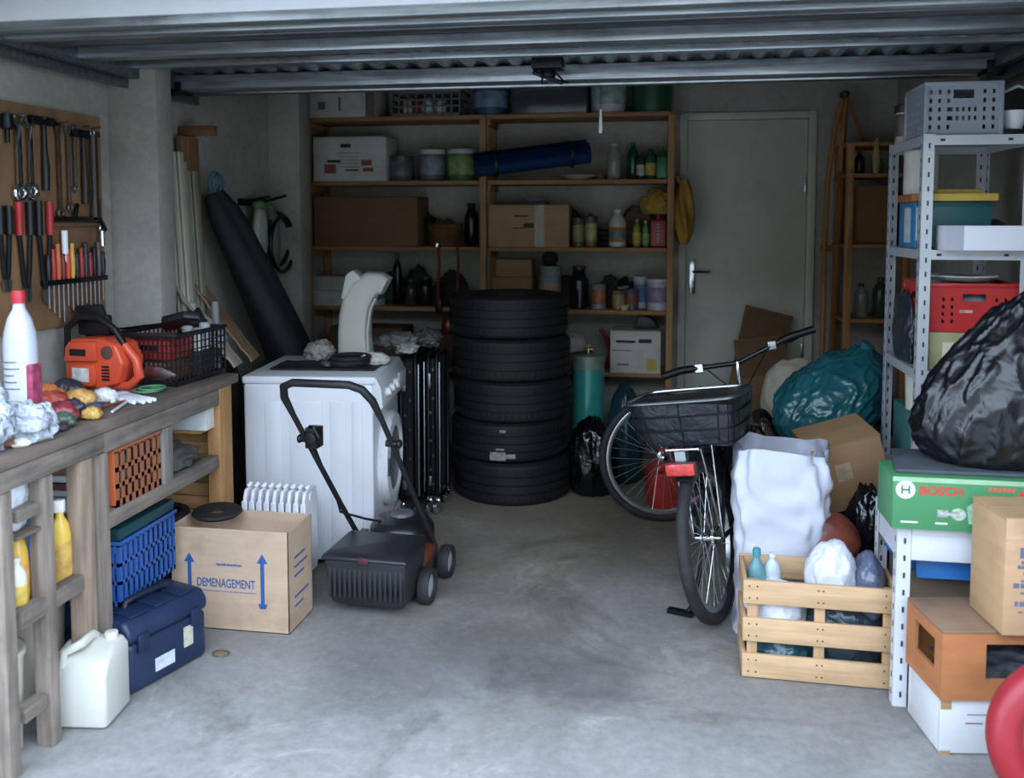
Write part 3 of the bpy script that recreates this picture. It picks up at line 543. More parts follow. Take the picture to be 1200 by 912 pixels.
tag(B().bx(-.13, .13, -.17, .17, 0, .04).build('crate_lid', P('#0f3b40', .5), None, .008), 'dark teal lid on the upper blue crate', 'lid', (-1.88, 2.80, .473))
tag(blob(71, .11, .14, .16, 4, .15).build('blue_bag', FILM('#1c4c96', .3, 8), None, ang=180), 'blue plastic bag stuffed in the upper blue crate', 'bag', (-1.88, 2.8, .26))
crate('dark green plastic crate under the far bench end', (-1.98, 3.16, 0), 0, .3, .3, .3, '#12322f', 9, 4, 'green_crate', bw=.012)
for i in range(3): tag(B().lathe([(.10, 0), (.13, .0), (.135, .014), (.13, .028), (.10, .028)], n=30, closed=True).build('rubber_hose', RUBBER), ('lowest', 'middle', 'uppermost')[i]+' black rubber ring stacked on the dark green crate', 'ring', (-1.97+.01*i, 3.16, .301+.03*i))

# stacked on the floor in front of the bench
tbx = T('tool_box', 'dark blue plastic tool box with carry handle on the floor', 'tool box', (-1.715, 2.72, 0), -.318)
NB = P('#1a2b49', .42, 0, .1, 6, .1, 60, dirt='#3d4656', da=.3)
B().bx(-.105, .105, -.165, .165, 0, .17).build('case_body', NB, tbx, .022, 4)
B().prism([(-.11, .168), (-.11, .21), (-.085, .245), (.085, .245), (.11, .21), (.11, .168)], 'y', -.17, .17).build('lid', NB, tbx, .02, 4)
for y in (-.1, .0, .1): B().bx(-.085, .085, y-.035, y+.035, .245, .251).build('lid_rib', NB, tbx, .002)
B().tube([(0, -.09, .248), (0, -.085, .264), (0, -.05, .27), (0, .05, .27), (0, .085, .264), (0, .09, .248)], .011, 10).build('carry_handle', P('#181f2e', .5), tbx)
for y in (-.11, .11): B().bx(.104, .118, y-.022, y+.022, .135, .195).build('latch', P('#1a2a48', .4), tbx, .004)
B().bx(.105, .1065, -.06, .02, .04, .085).build('white_sticker', P('#c4cad6', .5, 0, .2, 40), tbx)
B().bx(.105, .1065, .06, .1, .07, .14).build('paper_label', P('#b7b39a', .6, 0, .2, 30), tbx)
jc = T('jerrycan', 'translucent white plastic jerrycan on the floor by the bench leg', 'jerrycan', (-1.725, 2.415, 0), .12)
JM = P('#c6c5b8', .38, 0, .06, 4, .08, 40, dirt='#a9a08a', da=.25)
b = B()
b.loft([[(-.09*k, -.075*k2, z), (.09*k, -.075*k2, z), (.09*k, .085*k2, z), (-.09*k, .085*k2, z)] for z, k, k2 in ((0, .93, .93), (.012, 1, 1), (.165, 1, 1))]+[[(-.09, -.05, .205), (.09, -.05, .205), (.09, .085, .205), (-.09, .085, .205)], [(-.075, .02, .232), (.075, .02, .232), (.075, .08, .232), (-.075, .08, .232)]])
b.build('can_body', JM, jc, .014, 3, ang=50)
B().tube([(-.05, -.055, .185), (-.045, -.05, .228), (-.0, -.03, .248), (.0, .03, .25), (.0, .06, .228)], [.013, .013, .014, .014, .013], 10).build('carry_handle', JM, jc)
B().cyl((.05, .05, .225), (.05, .05, .25), .02, n=18).build('screw_cap', P('#cfcdc2', .5), jc, .003)
db = T('moving_box', 'brown moving carton with blue printed arrows by the washing machine', 'box', (-1.575, 3.145, 0), 0)
CB = CARD('#c2a486'); hx, hy, hz, w_ = .235, .112, .385, .005
B().bx(-hx, hx, -hy, hy, 0, w_).bx(-hx, hx, -hy, -hy+w_, 0, hz).bx(-hx, hx, hy-w_, hy, 0, hz).bx(-hx, -hx+w_, -hy, hy, 0, hz).bx(hx-w_, hx, -hy, hy, 0, hz).build('carton_body', CB, db, .001, 1)
B().bx(-hx+.006, hx-.006, -hy+.006, hy-.006, hz-.09, hz-.085).build('inner_flap', CARD('#8f714f'), db)
BI = P('#22549a', .7, 0, .12, 30)
def arrow(x, z0, z1, both):
    b = B(); b.bx(x-.0075, x+.0075, -hy-.0008, -hy-.0002, z0+.004 if both else z0, z1-.002); b.prism([(x-.021, z1-.002), (x+.021, z1-.002), (x, z1+.034)], 'y', -hy-.0008, -hy-.0002)
    if both: b.prism([(x-.019, z0+.004), (x+.019, z0+.004), (x+.011, z0-.014), (x-.011, z0-.014)], 'y', -hy-.0008, -hy-.0002)
    b.build('printed_arrow', BI, db)
arrow(-.158, .1, .255, False); arrow(.132, .105, .265, True)
text('DEMENAGEMENT', .047, BI, db, (-.131, -hy-.0002, .163), sx=.63, bold=.0007)
strokes(BI, db, -.05, -hy-.0002, .246, .10, .009, 1, .003, .012, .002)
strokes(BI, db, -.115, -hy-.0002, .146, .22, .004, 2, .002, .007, .003)
for k, (z, ln) in enumerate(((.27, .1), (.235, .12), (.2, .09), (.12, .13), (.085, .08))): B().bx(hx, hx+.0006, -.06, -.06+ln, z-.004, z+.004).build('printed_line', BI, db)
tag(B().lathe([(.03, 0), (.085, -.004), (.096, .006), (.09, .014), (.03, .010)], n=36, closed=True).build('rubber_ring', RUBBER), 'flat black rubber disc resting on the rim of moving carton', 'ring', (-1.70, 3.19, .388), (.03, .02, 0))
tag(blob(75, .03, .018, .008, 3, .4).build('dry_leaf', P('#6b5c48', .8), None, ang=180), 'small dry leaf on the concrete beside the blue tool box', 'leaf', (-1.52, 2.85, 0))
# ------------------------------------------------------------------ washing machine and what stands on and before it
WM = P('#dcdde0', .35, 0, .03, 4, coat=.2)
wm = T('washing_machine', 'white front-loading washing machine seen from its ribbed side', 'washing machine', (-1.22, 3.70, 0), math.radians(6.5))
B().bx(-.585, -.012, 0, .6, .03, .815).build('cabinet', WM, wm, .012, 3)
B().bx(-.59, .0, -.004, .604, .815, .85).build('top_cover', WM, wm, .010, 3)
for y0, y1 in ((-.49, -.42), (-.38, -.235), (-.2, -.13), (-.105, -.06)): B().bx(y0, y1, -.005, .004, .09+.02*(y0 < -.4), .74).build('side_panel', WM, wm, .004)
b = B(); b.prism([(-.014, .69), (.012, .69), (.032, .715), (.024, .80), (.0, .848), (-.014, .848)], 'y', .002, .598); b.build('control_panel', P('#d3d4d4', .35, 0, .03), wm, .004)
for y, r in ((.10, .02), (.20, .02), (.30, .026)): B().cyl((.022, y, .765), (.05, y, .772), r, r*.85, 20).build('knob', P('#efefef', .3), wm, .003)
B().bx(.026, .034, .4, .58, .735, .8).build('detergent_drawer', P('#cfd0d0', .35), wm, .003)
dr = B().lathe([(.145, -.012), (.215, -.012), (.22, .01), (.205, .03), (.165, .035), (.145, .02)], (0, .3, .42), 48, 'x', True).build('door_ring', P('#e2e3e6', .3), wm)
B().lathe([(0, .006), (.09, .01), (.135, .016), (.148, .024), (.146, .0), (0, -.006)], (0, .3, .42), 40, 'x').build('door_glass', P('#8f9499', .12, .2, .15, 6, coat=.6), wm)
B().bx(.025, .04, .105, .125, .38, .46).build('door_grip', P('#3a3c3e', .4), wm, .004)
B().bx(-.01, .002, .01, .59, .04, .12).build('kick_plate', P('#cfcfce', .4), wm, .004)
for x in (-.54, -.06):
    for y in (.05, .55): B().cyl((x, y, 0), (x, y, .035), .02).build('foot', BLACK, wm)
tag(B().grid(lambda u, v: (-.24+.48*u, -.12+.24*v, .004+.005*noise.noise(Vector((u*5, v*4, 1)))), 14, 8, .005).build('rubber_mat', RUBBER), 'thin black rubber mat lying on the washing machine', 'mat', (-1.52, 3.93, .856), .1)
tag(B().torus((0, 0, .012), .09, .012, 'z', 32, 8).torus((.01, 0, .032), .085, .011, 'z', 32, 8).build('black_cable', RUBBER), 'coiled black cable on the mat on the washing machine', 'cable', (-1.42, 3.92, .868))
# bent grey cover
EL = P('#b3b1a4', .6, 0, .06, 6, .1, 30)
el = T('elbow_cover', 'tall bent grey plastic cover standing on the washing machine', 'cover', (-1.44, 4.08, .853), .12)
path = [(0, 0, 0, .085), (.0, 0, .06, .08), (-.004, 0, .14, .075), (0, 0, .22, .072), (.015, 0, .29, .072), (.045, 0, .345, .07), (.085, 0, .375, .062), (.125, 0, .378, .052), (.15, 0, .365, .046)]
secs = []
for i, (x, y, z, w2) in enumerate(path):
    j0 = Vector(path[max(0, i-1)][:3]); j1 = Vector(path[min(len(path)-1, i+1)][:3]); tn = (j1-j0).normalized(); nx = Vector((tn.z, 0, -tn.x))
    ct = Vector((x, y, z)); secs.append([ct+nx*(w2*math.copysign(abs(math.cos(q))**.5, math.cos(q)))+Vector((0, .07*math.copysign(abs(math.sin(q))**.5, math.sin(q)), 0)) for q in [2*PI*k/20 for k in range(20)]])
B().loft(secs).build('cover_shell', EL, el, ang=60)
B().prism([(-.06, .3), (-.035, .42), (.0, .445), (.05, .40), (.02, .33)], 'y', -.06, .06).build('flange', EL, el, .012)
B().tube([(.072, -.066, .02), (.07, -.072, .15), (.085, -.07, .26), (.11, -.066, .31)], .006, 8).build('seam_rib', EL, el)
B().bx(-.11, .1, -.085, .085, 0, .018).build('base_flange', EL, el, .006)
for i, (x, y, rx, ry, rz, cc, lb) in enumerate(((-1.62, 4.08, .07, .06, .05, '#8f8a7c', 'crumpled grey rag beside the bent plastic cover'), (-1.32, 4.0, .06, .05, .03, '#c4c2b8', 'crumpled white packet at the foot of the bent cover'))):
    tag(blob(80+i, rx, ry, rz, 4, .35, 3, .2).build('rag', FILM(cc, .5, 14), None, ang=180), lb, 'rag', (x, y, .858))
tag(B().lathe([(0, 0), (.03, 0), (.034, .012), (.028, .02), (0, .022)], n=20).build('small_tin', STEEL), 'small round tin on the black mat on the washer', 'tin', (-1.5, 3.86, .866))

rad = T('oil_radiator', 'white finned oil radiator standing against the washing machine', 'radiator', (-1.565, 3.475, 0))
RM = P('#dfe0e4', .35, 0, .03)
for i in range(9):
    x = -.128+.032*i
    B().prism([(-.06, .06), (-.068, .09), (-.07, .38), (-.055, .415), (.055, .415), (.07, .38), (.068, .09), (.06, .06)], 'x', x-.007, x+.007).bx(x-.0115, x+.0115, -.075, -.062, .1, .37).cyl((x, -.035, .42), (x+.01, -.02, .435), .01, n=8).build('fin', RM, rad, .003, 1)
B().cyl((-.14, 0, .1), (.14, 0, .1), .03).build('oil_pipe', RM, rad); B().cyl((-.14, 0, .38), (.14, 0, .38), .022).build('oil_pipe', RM, rad)
for x in (-.1, .1): B().bx(x-.01, x+.01, -.1, .07, .0, .03).bx(x-.008, x+.008, -.02, .02, .02, .08).build('foot', GREYP, rad, .003)

# ------------------------------------------------------------------ lawn mower
lm = T('lawn_mower', 'small electric lawn mower with black grass box and folded-up handle', 'lawn mower', (-1.09, 3.415, 0), -.05)
BK = P('#2b2c2f', .5, 0, .12, 10, .1, 90)
b = B(); b.loft([[(x*k, y0*1.0, z), (-x*k, y0, z), (-x*k, y1, z), (x*k, y1, z)] for z, x, k, y0, y1 in ((.04, .135, 1, -.19, .02), (.06, .15, 1, -.205, .02), (.17, .16, 1, -.225, .02), (.235, .165, 1, -.235, .02))])
b.build('grass_box', BK, lm, .012, 3)
b = B(); b.loft([[(x, y0, z), (-x, y0, z), (-x, y1, z), (x, y1, z)] for z, x, y0, y1 in ((.233, .172, -.245, .03), (.248, .172, -.245, .03), (.262, .15, -.215, .02))]).build('box_lid', P('#232427', .42, 0, .1), lm, .008)
b = B()
for i in range(15): b.bx(-.15+.0205*i, -.138+.0205*i, -.236+.006, -.222+.004, .085, .205)
b.build('grass_box_rib', BK, lm, .003, label='vertical ribs on the rear of the grass box')
B().bx(-.02, .02, -.246, -.236, .228, .252).build('box_catch', P('#5a2330', .4), lm, .002)
B().loft([[(x, y0, z), (-x, y0, z), (-x*.85, y1, z), (x*.85, y1, z)] for z, x, y0, y1 in ((.04, .15, .0, .30), (.12, .15, .0, .31), (.17, .135, .02, .29))]).build('deck', P('#4a4340', .45, 0, .25, 8, dirt='#8a4a35', da=.4), lm, .015, 3)
B().lathe([(0, .165), (.135, .165), (.14, .20), (.135, .235), (.115, .262), (.07, .275), (0, .278)], (0, .2, 0), 32).build('motor_cover', P('#1d1e21', .3, 0, .1), lm)
B().lathe([(0, .277), (.05, .277), (.045, .29), (0, .292)], (0, .2, 0), 24).build('motor_cap', P('#5b5d60', .4), lm)
B().bx(.1, .16, .0, .16, .13, .19).build('discharge_flap', P('#7d3c2b', .5, 0, .2), lm, .01)
for sx in (-1, 1):
    for y, r in ((-.02, .072), (.25, .07)):
        wl = B().lathe([(r*.72, -.02), (r*.95, -.022), (r, -.012), (r, .012), (r*.95, .022), (r*.72, .02)], (sx*.182, y, r), 28, 'x', True).build('wheel', P('#2c2c2e', .7, 0, .15), lm)
        B().lathe([(0, -.016), (r*.3, -.018), (r*.74, -.008), (r*.74, .008), (r*.3, .018), (0, .016)], (sx*.182, y, r), 24, 'x').build('wheel_hub', P('#a9aaac', .4, .1, .1), wl)
hp_ = [(x-.125*max(0, (z-.2)/.73), y, z) for x, y, z in [(-.165, .12, .2), (-.17, .02, .36), (-.174, -.10, .56), (-.178, -.235, .785), (-.176, -.285, .865), (-.155, -.315, .912), (-.11, -.325, .93), (.11, -.325, .93), (.155, -.315, .912), (.176, -.285, .865), (.178, -.235, .785), (.174, -.10, .56), (.17, .02, .36), (.165, .12, .2)]]
B().tube(hp_, [.011]*4+[.0155]*6+[.011]*4, 12).build('handle', P('#1f2024', .5), lm)
for x in (-.255, .092): B().cyl((x-.022, -.17, .68), (x+.022, -.17, .68), .013).ell((x+(.03 if x > 0 else -.03), -.17, .68), .012, .018, .018, 2).build('clamp_knob', BLACK, lm)
B().bx(-.25, -.20, -.20, -.14, .65, .73).cyl((-.225, -.21, .69), (-.225, -.20, .69), .024).tube([(-.235, -.19, .735), (-.205, -.22, .74), (-.185, -.215, .70), (-.20, -.2, .665)], .007).build('switch_box', BLACK, lm, .006)
B().tube([(-.24, -.15, .66), (-.215, -.06, .47), (-.20, -.02, .4), (-.195, .0, .34), (-.12, .08, .29), (-.06, .14, .26)], .005, 6).build('power_cable', BLACK, lm)
B().box(.12, .06, .18, .03, .12, .1).box(-.15, .12, .18, .03, .08, .08).build('handle_bracket', P('#6a2a1e', .5), lm, .004)

# ------------------------------------------------------------------ folded guest beds
def folding_bed(label, loc, rz, ln, th):
    t = T('folding_bed', label, 'folding bed', loc, rz)
    for s_ in (-1, 1):
        x = s_*th*.32
        B().tube([(x, 0, .1), (x, 0, .79), (x, .03, .83), (x, ln-.03, .83), (x, ln, .79), (x, ln, .1), (x, ln-.03, .07), (x, .03, .07)], .011, 10, True).build('bed_frame', DARKMET, t)
        for k, xx in ((.0, .0), (-.012, .02)): B().tube([(x+s_*.018, -.012, .12), (x+s_*.018, -.012, .80)], .006, 8).build('frame_rod', CHROME, t)
    b = B()
    for k in range(14): b.bx(-th*.2, th*.2, ln*.05+k*ln*.065, ln*.05+k*ln*.065+.012, .1, .8)
    b.build('spring_slat', DARKMET, t, kind='stuff')
    B().bx(-th*.24, th*.24, .01, ln-.02, .11, .81).build('folded_mattress', P('#1f2026', .9, 0, .5, 18, stretch=(1, 1, .2)), t, .015)
    b = B()
    for k in range(9): b.box((-1)**k*th*.1, -.004, .16+.075*k, .01, .012, .014)
    b.build('spring_hook', P('#8d7a4a', .35, .9, .3, 30), t, kind='stuff')
    B().bx(-th*.28, -th*.05, -.016, -.004, .15, .2).bx(-th*.3, -th*.08, -.018, -.004, .66, .74).build('frame_plate', STEEL, t, .002)
    for y in (.02, ln-.02):
        for s_ in (-1, 1):
            B().bx(s_*th*.3-.012, s_*th*.3+.012, y-.012, y+.012, .05, .085).lathe([(0, -.012), (.03, -.013), (.036, -.006), (.036, .006), (.03, .013), (0, .012)], (s_*th*.3, y-.022, .036), 20, 'x').build('caster', CHROME, t)
    return t
folding_bed('folded guest bed with chrome rods next to the washing machine', (-1.27, 4.37, 0), .1, .60, .12)
folding_bed('narrower folded guest bed between the first one and the tyres', (-1.165, 4.46, 0), 0, .24, .07)
for i, (x, y, rx, ry, rz, cc, lb) in enumerate(((-1.40, 4.66, .10, .12, .045, '#8d8f8a', 'crumpled grey plastic sheeting on top of the folded bed'), (-1.26, 4.74, .07, .09, .05, '#5a5c5a', 'darker crumpled sheet behind on the folded bed'), (-1.3, 4.47, .05, .07, .03, '#b9b8ae', 'small white crumpled packet on the folded bed'))):
    tag(blob(90+i, rx, ry, rz, 4, .4, 3, .25, 6).build('plastic_sheet', FILM(cc, .3, 12), None, ang=180), lb, 'sheet', (x, y, .842))

# ------------------------------------------------------------------ stack of five tyres
def tyre(z, h, R, dx, lb, rz):
    t = T('car_tyre', lb, 'tyre', (-.835+dx, 4.94, z), rz, 'stacked car tyres')
    hh = h/2; pr = [(R*.62, -.36*h), (R*.66, -.47*h), (R*.8, -.5*h), (R*.94, -.485*h), (R*.985, -.43*h)]
    for k in range(4):
        z0 = -.385*h+.2*h*k
        pr += [(R*.996+(.003 if k in (1, 2) else 0), z0), (R*.996+(.003 if k in (1, 2) else 0), z0+.165*h), (R*.98, z0+.17*h), (R*.98, z0+.195*h)]
    pr = pr[:-2]+[(R*.985, .43*h), (R*.94, .485*h), (R*.8, .5*h), (R*.66, .47*h), (R*.62, .36*h), (R*.64, 0)]
    B().lathe([(r, z_+hh) for r, z_ in pr], (0, 0, 0), 72, 'z', True).build('tyre_carcass', P('#121212', .66, 0, .25, 9, .3, 70, dirt='#23211f', da=.3), t, ang=30)
    b = B()
    for i in range(60):
        a = 2*PI*i/60
        for zz in (-.3*h, .3*h): b.box(R*.992*math.cos(a), R*.992*math.sin(a), zz+hh, .012, .02, .12*h, (0, .0, a))
    b.build('tread_blocks', P('#131313', .66, 0, .25, 9), t, kind='stuff')
    return t
z = 0
for i, (h, R, dx, lb) in enumerate(((.232, .328, .012, 'lowest tyre of the stack, resting on the concrete floor'), (.215, .322, -.008, 'second tyre from the floor, marked with white scuffs'), (.22, .326, .01, 'middle tyre of the five stacked black tyres'), (.228, .33, .004, 'fourth tyre from the floor, just under the topmost'), (.228, .33, -.01, 'topmost tyre of the black tyre stack'))):
    t = tyre(z, h, R, dx, lb, i*.9)
    if i == 1:
        b = B()
        for a, da, z0, z1 in ((-1.72, .26, .02, .065), (-1.46, .16, .03, .055), (-1.62, .14, .075, .085), (-1.56, .1, .17, .185)):
            b.grid(lambda u, v: ((R+.004)*math.cos(a+da*u), (R+.004)*math.sin(a+da*u), z0+(z1-z0)*v), 6, 1, .001)
        k = b.build('paint_scuff', P('#8d8a86', .7, 0, .4, 40), t); k.rotation_euler = (0, 0, -.9)
    z += h+.0005

# ------------------------------------------------------------------ between the wall piers on the left
tag(B().bx(-.02, .02, -.07, .07, 0, 1.93).build('wooden_board', W('#8a6238', 'z'), None, .003), 'tall brown board leaning behind the first wall pier', 'board', (-2.2, 4.03, 0), (0, -.03, 0))
tag(B().bx(-.09, .09, -.02, .02, 0, .045).build('batten_end', W('#7d4f2c', 'x'), None, .003), 'short brown batten lying across the leaning board tops', 'batten', (-2.2, 4.03, 1.935))
for i, (y, x, h, cc, lb) in enumerate(((3.80, -2.1, 1.84, '#c4c0aa', 'cream window profile leaning nearest the first pier'), (3.86, -2.12, 1.80, '#aca78f', 'second cream profile leaning behind the first one'), (3.92, -2.10, 1.76, '#8f8b79', 'greyer cream profile, last of the leaning three'))):
    tag(B().bx(-.03, -.02, -.02, .02, 0, h).bx(.02, .03, -.02, .02, 0, h).bx(-.03, .03, -.004, .004, 0, h).bx(-.012, .012, -.02, .0, 0, h).build('window_profile', P(cc, .5, 0, .08, 4), None, .001), lb, 'profile', (x, y, 0), (0, -.05, 0))
PB = P('#10181b', .75, 0, .2, 7, .3, 18)
pb = T('parasol_cover', 'dark navy parasol cover leaning diagonally against the wall', 'parasol', (-1.62, 4.62, .02), tuple(Vector((-.58, -.46, 1.64)).to_track_quat('Z', 'Y').to_euler()))
secs = []
for i in range(19):
    u = i/18; r = .15*(1-.45*u)*(1 if u < .93 else 1-(u-.93)*6)
    secs.append([((1+.12*math.sin(3*q+u*4)+.06*math.sin(7*q+u*9))*r*math.cos(q), (1+.12*math.sin(3*q+u*4))*r*math.sin(q), u*1.80) for q in [2*PI*k/24 for k in range(24)]])
B().loft(secs).build('cover_cloth', PB, pb, ang=60)
B().tube([(.112, -.03, .05), (.105, -.045, .5), (.085, -.045, 1.1), (.07, -.03, 1.6)], .004, 6).build('zip', DARKMET, pb)
B().tube([(.11*math.cos(q)*.95, .11*math.sin(q)*.95, .62) for q in [2*PI*k/20 for k in range(20)]], .006, 6, True).build('tie_strap', BLACK, pb)
tag(B().grid(lambda u, v: (.0+.012*noise.noise(Vector((u*4, v*9, 3))), -.09+.18*u, v*.62), 8, 24, .008).build('cardboard_sheet', P('#8f7354', .85, 0, .2, 6)), 'brown cardboard strip leaning in front of the dark parasol cover', 'cardboard', (-1.93, 4.02, .86), (0, -.62, .25))
tag(B().grid(lambda u, v: (.012*noise.noise(Vector((u*4, v*9, 7))), -.06+.12*u, v*.46), 8, 20, .01).build('paper_sheet', P('#b0a493', .85, 0, .15, 6)), 'paler torn paper strip leaning beside the brown cardboard', 'paper', (-1.93, 3.86, .86), (0, -.62, .2))
rk = T('wall_rack', 'dark metal hanging rail fixed to the left wall by the second pier', 'rail', (XL, 4.78, 1.63))
B().bx(0, .02, -.16, .16, -.02, .02).bar((.01, -.1, 0), (.16, -.1, .03), .016, .016).bar((.01, .1, 0), (.17, .1, .04), .016, .016).build('rail_arm', DARKMET, rk, .002)
tag(blob(95, .035, .06, .17, 4, .15, 2, .1, 4, False).build('hanging_bag', FILM('#a9ad9b', .4, 9), None, ang=180), 'pale hanging bag with green top on the wall rail', 'bag', (XL+.1, 4.68, 1.46))
tag(blob(96, .035, .055, .03, 3, .1, 2, .1, 4, False).build('green_pouch', P('#4c7a4e', .6)), 'green pouch hooked above the pale hanging bag', 'pouch', (XL+.1, 4.68, 1.61))
tag(blob(97, .04, .05, .2, 4, .2, 2, .1, 4, False).build('hanging_cloth', P('#6e706a', .85, 0, .2)), 'grey cloth hanging beside the pale bag on the rail', 'cloth', (XL+.1, 4.83, 1.40))
tag(B().torus((0, 0, 0), .15, .012, 'x', 32, 8, 1).torus((.02, .01, -.03), .16, .012, 'x', 32, 8, 1).build('hanging_cable', BLACK), 'black cable loops hanging by the second wall pier', 'cable', (XL+.11, 4.9, 1.42))
tag(B().torus((0, 0, 0), .05, .006, 'x', 24, 6).torus((.01, .02, -.01), .05, .006, 'x', 24, 6).build('cord_coil', P('#2d6a7a', .6)), 'small coil of blue cord hung behind the cream profiles', 'cord', (-2.19, 4.16, 1.72))
for i, (x, y, z, rx, ry, rz, cc, lb) in enumerate(((-2.06, 3.70, 1.0, .05, .06, .07, '#231f22', 'black bundle on the heap directly behind the first wall pier'), (-2.03, 3.82, .95, .05, .05, .05, '#8a8d8c', 'pale grey bundle on the heap behind the black crate'))):
    tag(blob(240+i, rx, ry, rz, 4, .3, 2.6, .15).build('bundle', P(cc, .8, 0, .35, 14), None, ang=180), lb, 'bundle', (x, y, z))
lowpile = [(-2.10, 3.74, 1.02, .10, '#3a2c28', 'dark brown sack'), (-2.12, 3.94, .98, .10, '#2a2d33', 'charcoal sack'), (-2.12, 4.12, .82, .10, '#33231f', 'rust-brown sack'), (-2.1, 4.52, .75, .11, '#22262b', 'black sack')]
for i, (x, y, h, r, cc, nm_) in enumerate(lowpile):
    tag(blob(100+i, r, r, h/1.74, 4, .15, 2.4, .08, 4).build('sack', P(cc, .8, 0, .3, 9), None, ang=180), f'{nm_} heaped in the corner behind the first wall pier', 'sack', (x, y, 0))
for i, (x, y, z0, cc, lb) in enumerate(((-2.12, 3.74, .98, '#b4b1a8', 'white pipe leaning on the heap behind the wall pier'), (-2.06, 3.84, .95, '#8a8c8a', 'grey pipe leaning on the heap behind the wall pier'))):
    tag(B().cyl((.0, 0, 0), (-.06, .05, 1.15), .018, n=14).build('pipe', P(cc, .4)), lb, 'pipe', (x+.06, y, 0))

# ------------------------------------------------------------------ wooden shelving along the back wall
SW = W('#9c7143', 'x', .7, .2, '#5f4226', .4); SWZ = W('#a67a48', 'z', .7, .2, '#5f4226', .4)
su = T('storage_shelf', 'wooden shelving unit with five boards on the back wall', 'shelves', (-1.1, 5.72, 0))
LV = [2.19, 1.78, 1.36, .97, .58]
for z in LV:
    for x0, x1 in ((-1.19, .0), (.0, 1.165)): B().bx(x0+.003, x1-.003, -.15, .165, z-.026, z).build('shelf_board', SW, su, .002)
for x in (-1.17, -.01, 1.15):
    for y in (-.17, .165): B().bx(x-.02, x+.02, y-.02, y+.015, 0, 2.19 if y > 0 else 2.164).build('post', SWZ, su, .003)
for z in LV:
    for x in (-1.165, -.005, 1.125): B().bx(x-.012+.02*(x > -1), x+.012+.02*(x > -1), -.14, .15, z-.066, z-.027).build('cleat', SW, su, .002)
Z = [z+.001 for z in LV]; SY = 5.70
K = (-1.105)
# top board
t = carton('white printed carton at the pier end of the top shelf', (-2.04, SY, Z[0]), 0, .44, .28, .17, '#c0bbb2', 'white_carton')
B().bx(-.16, -.11, -.1415, -.14, .05, .1).bx(-.02, -.005, -.1415, -.14, .04, .13).bx(.16, .22, -.1415, -.14, 0, .165).build('printed_mark', P('#6b5a48', .7, 0, .3, 30), t)
crate('open grey plastic basket of oddments on the top shelf', (-1.49, SY, Z[0]), 0, .46, .26, .16, '#6f6a62', 8, 3, 'storage_basket', bw=.01)
for i, (x, cc, nm_) in enumerate(((-1.62, '#b8b6b2', 'white'), (-1.56, '#8d2b2b', 'red'), (-1.49, '#b4bcc6', 'pale blue'), (-1.40, '#c3c0b8', 'off-white'), (-1.33, '#2b2f39', 'black'))):
    tag(blob(110+i, .045, .09, .07, 3, .25, 3, .15).build('folded_cloth', P(cc, .8, 0, .1), None, ang=180), f'{nm_} bundle in the basket on the top shelf', 'cloth', (x, SY-.01, Z[0]+.007))
bucket('blue translucent bucket on the top shelf', (-1.09, SY, Z[0]), .105, .118, .2, '#30557a', '#6b8296', None, rough=.25)
bx_ = T('clear_bin', 'wide clear plastic bin with dark things inside on top shelf', 'bin', (-.70, SY, Z[0]))
B().bx(-.235, .235, -.13, .13, 0, .006).bx(-.235, .235, -.13, -.126, 0, .2).bx(-.235, .235, .126, .13, 0, .2).bx(-.235, -.231, -.13, .13, 0, .2).bx(.231, .235, -.13, .13, 0, .2).build('bin_body', P('#9aa0a2', .15, 0, .05, trans=.85), bx_, .002)
B().bx(-.24, .24, -.135, .135, .195, .205).build('lid', P('#8d9294', .3), bx_, .003)
for i, (x, cc, nm_) in enumerate(((-.85, '#4d4a44', 'brown'), (-.72, '#2e3236', 'dark grey'), (-.58, '#35535c', 'teal'))):
    tag(blob(116+i, .065, .1, .08, 3, .25, 3, .15).build('folded_cloth', P(cc, .8, 0, .2), None, ang=180), f'{nm_} bundle inside the clear bin', 'cloth', (x, SY, Z[0]+.008))
bucket('white paint bucket with printed label on the top shelf', (-.34, SY, Z[0]), .105, .118, .21, '#bdbcbc', '#8fa39c', '#c9c9c6')
bucket('dark green bucket at the door end of the top shelf', (-.07, SY, Z[0]), .115, .132, .22, '#1d4a30', None, None)
# second board
t = carton('white carton with black and red print on the second shelf', (-1.995, SY+.005, Z[1]), 0, .49, .27, .285, '#c4c3b8', 'white_carton')
INK = P('#2a2a28', .7, 0, .2, 30); INR = P('#8a4a38', .7, 0, .3, 30); INL = P('#6b7266', .7, 0, .3, 30)
for a in ((-.06, .01, .215, .24), (-.15, -.06, .12, .137), (-.03, .06, .065, .075)): B().bx(a[0], a[1], -.137, -.1355, a[2], a[3]).build('printed_mark', INK, t)
for a in ((-.17, -.09, .05, .11), (.08, .15, .1, .135), (.09, .16, .06, .085)): B().bx(a[0], a[1], -.137, -.1355, a[2], a[3]).build('printed_panel', INR, t)
b = B()
for k in range(5): b.bx(-.08, .07, -.137, -.1355, .09+.022*k, .094+.022*k)
b.build('printed_line', INL, t)
tin('dark grey tin with mottled label on the second shelf', (-1.68, SY-.02, Z[1]), .078, .165, '#4d5356', '#3a3d3f', '#55605f')
t = tin('glass jar with white lid between two tins on second shelf', (-1.475, SY-.02, Z[1]), .08, .2, '#5a666a', '#c5c0b4', '#7f8c90', 'lidded_jar', 'jar')
t = tin('green tub with yellow label and white lid on second shelf', (-1.28, SY-.02, Z[1]), .088, .2, '#3f6b4a', '#b9b9b2', '#8a9a4a', 'plastic_tub', 'tub')
mt = T('sleeping_mat', 'rolled blue foam mat lying slanted on the second shelf', 'mat', (-1.14, 5.45, Z[1]+.082), (0, -.13, .3))
secs = []
pts2 = []
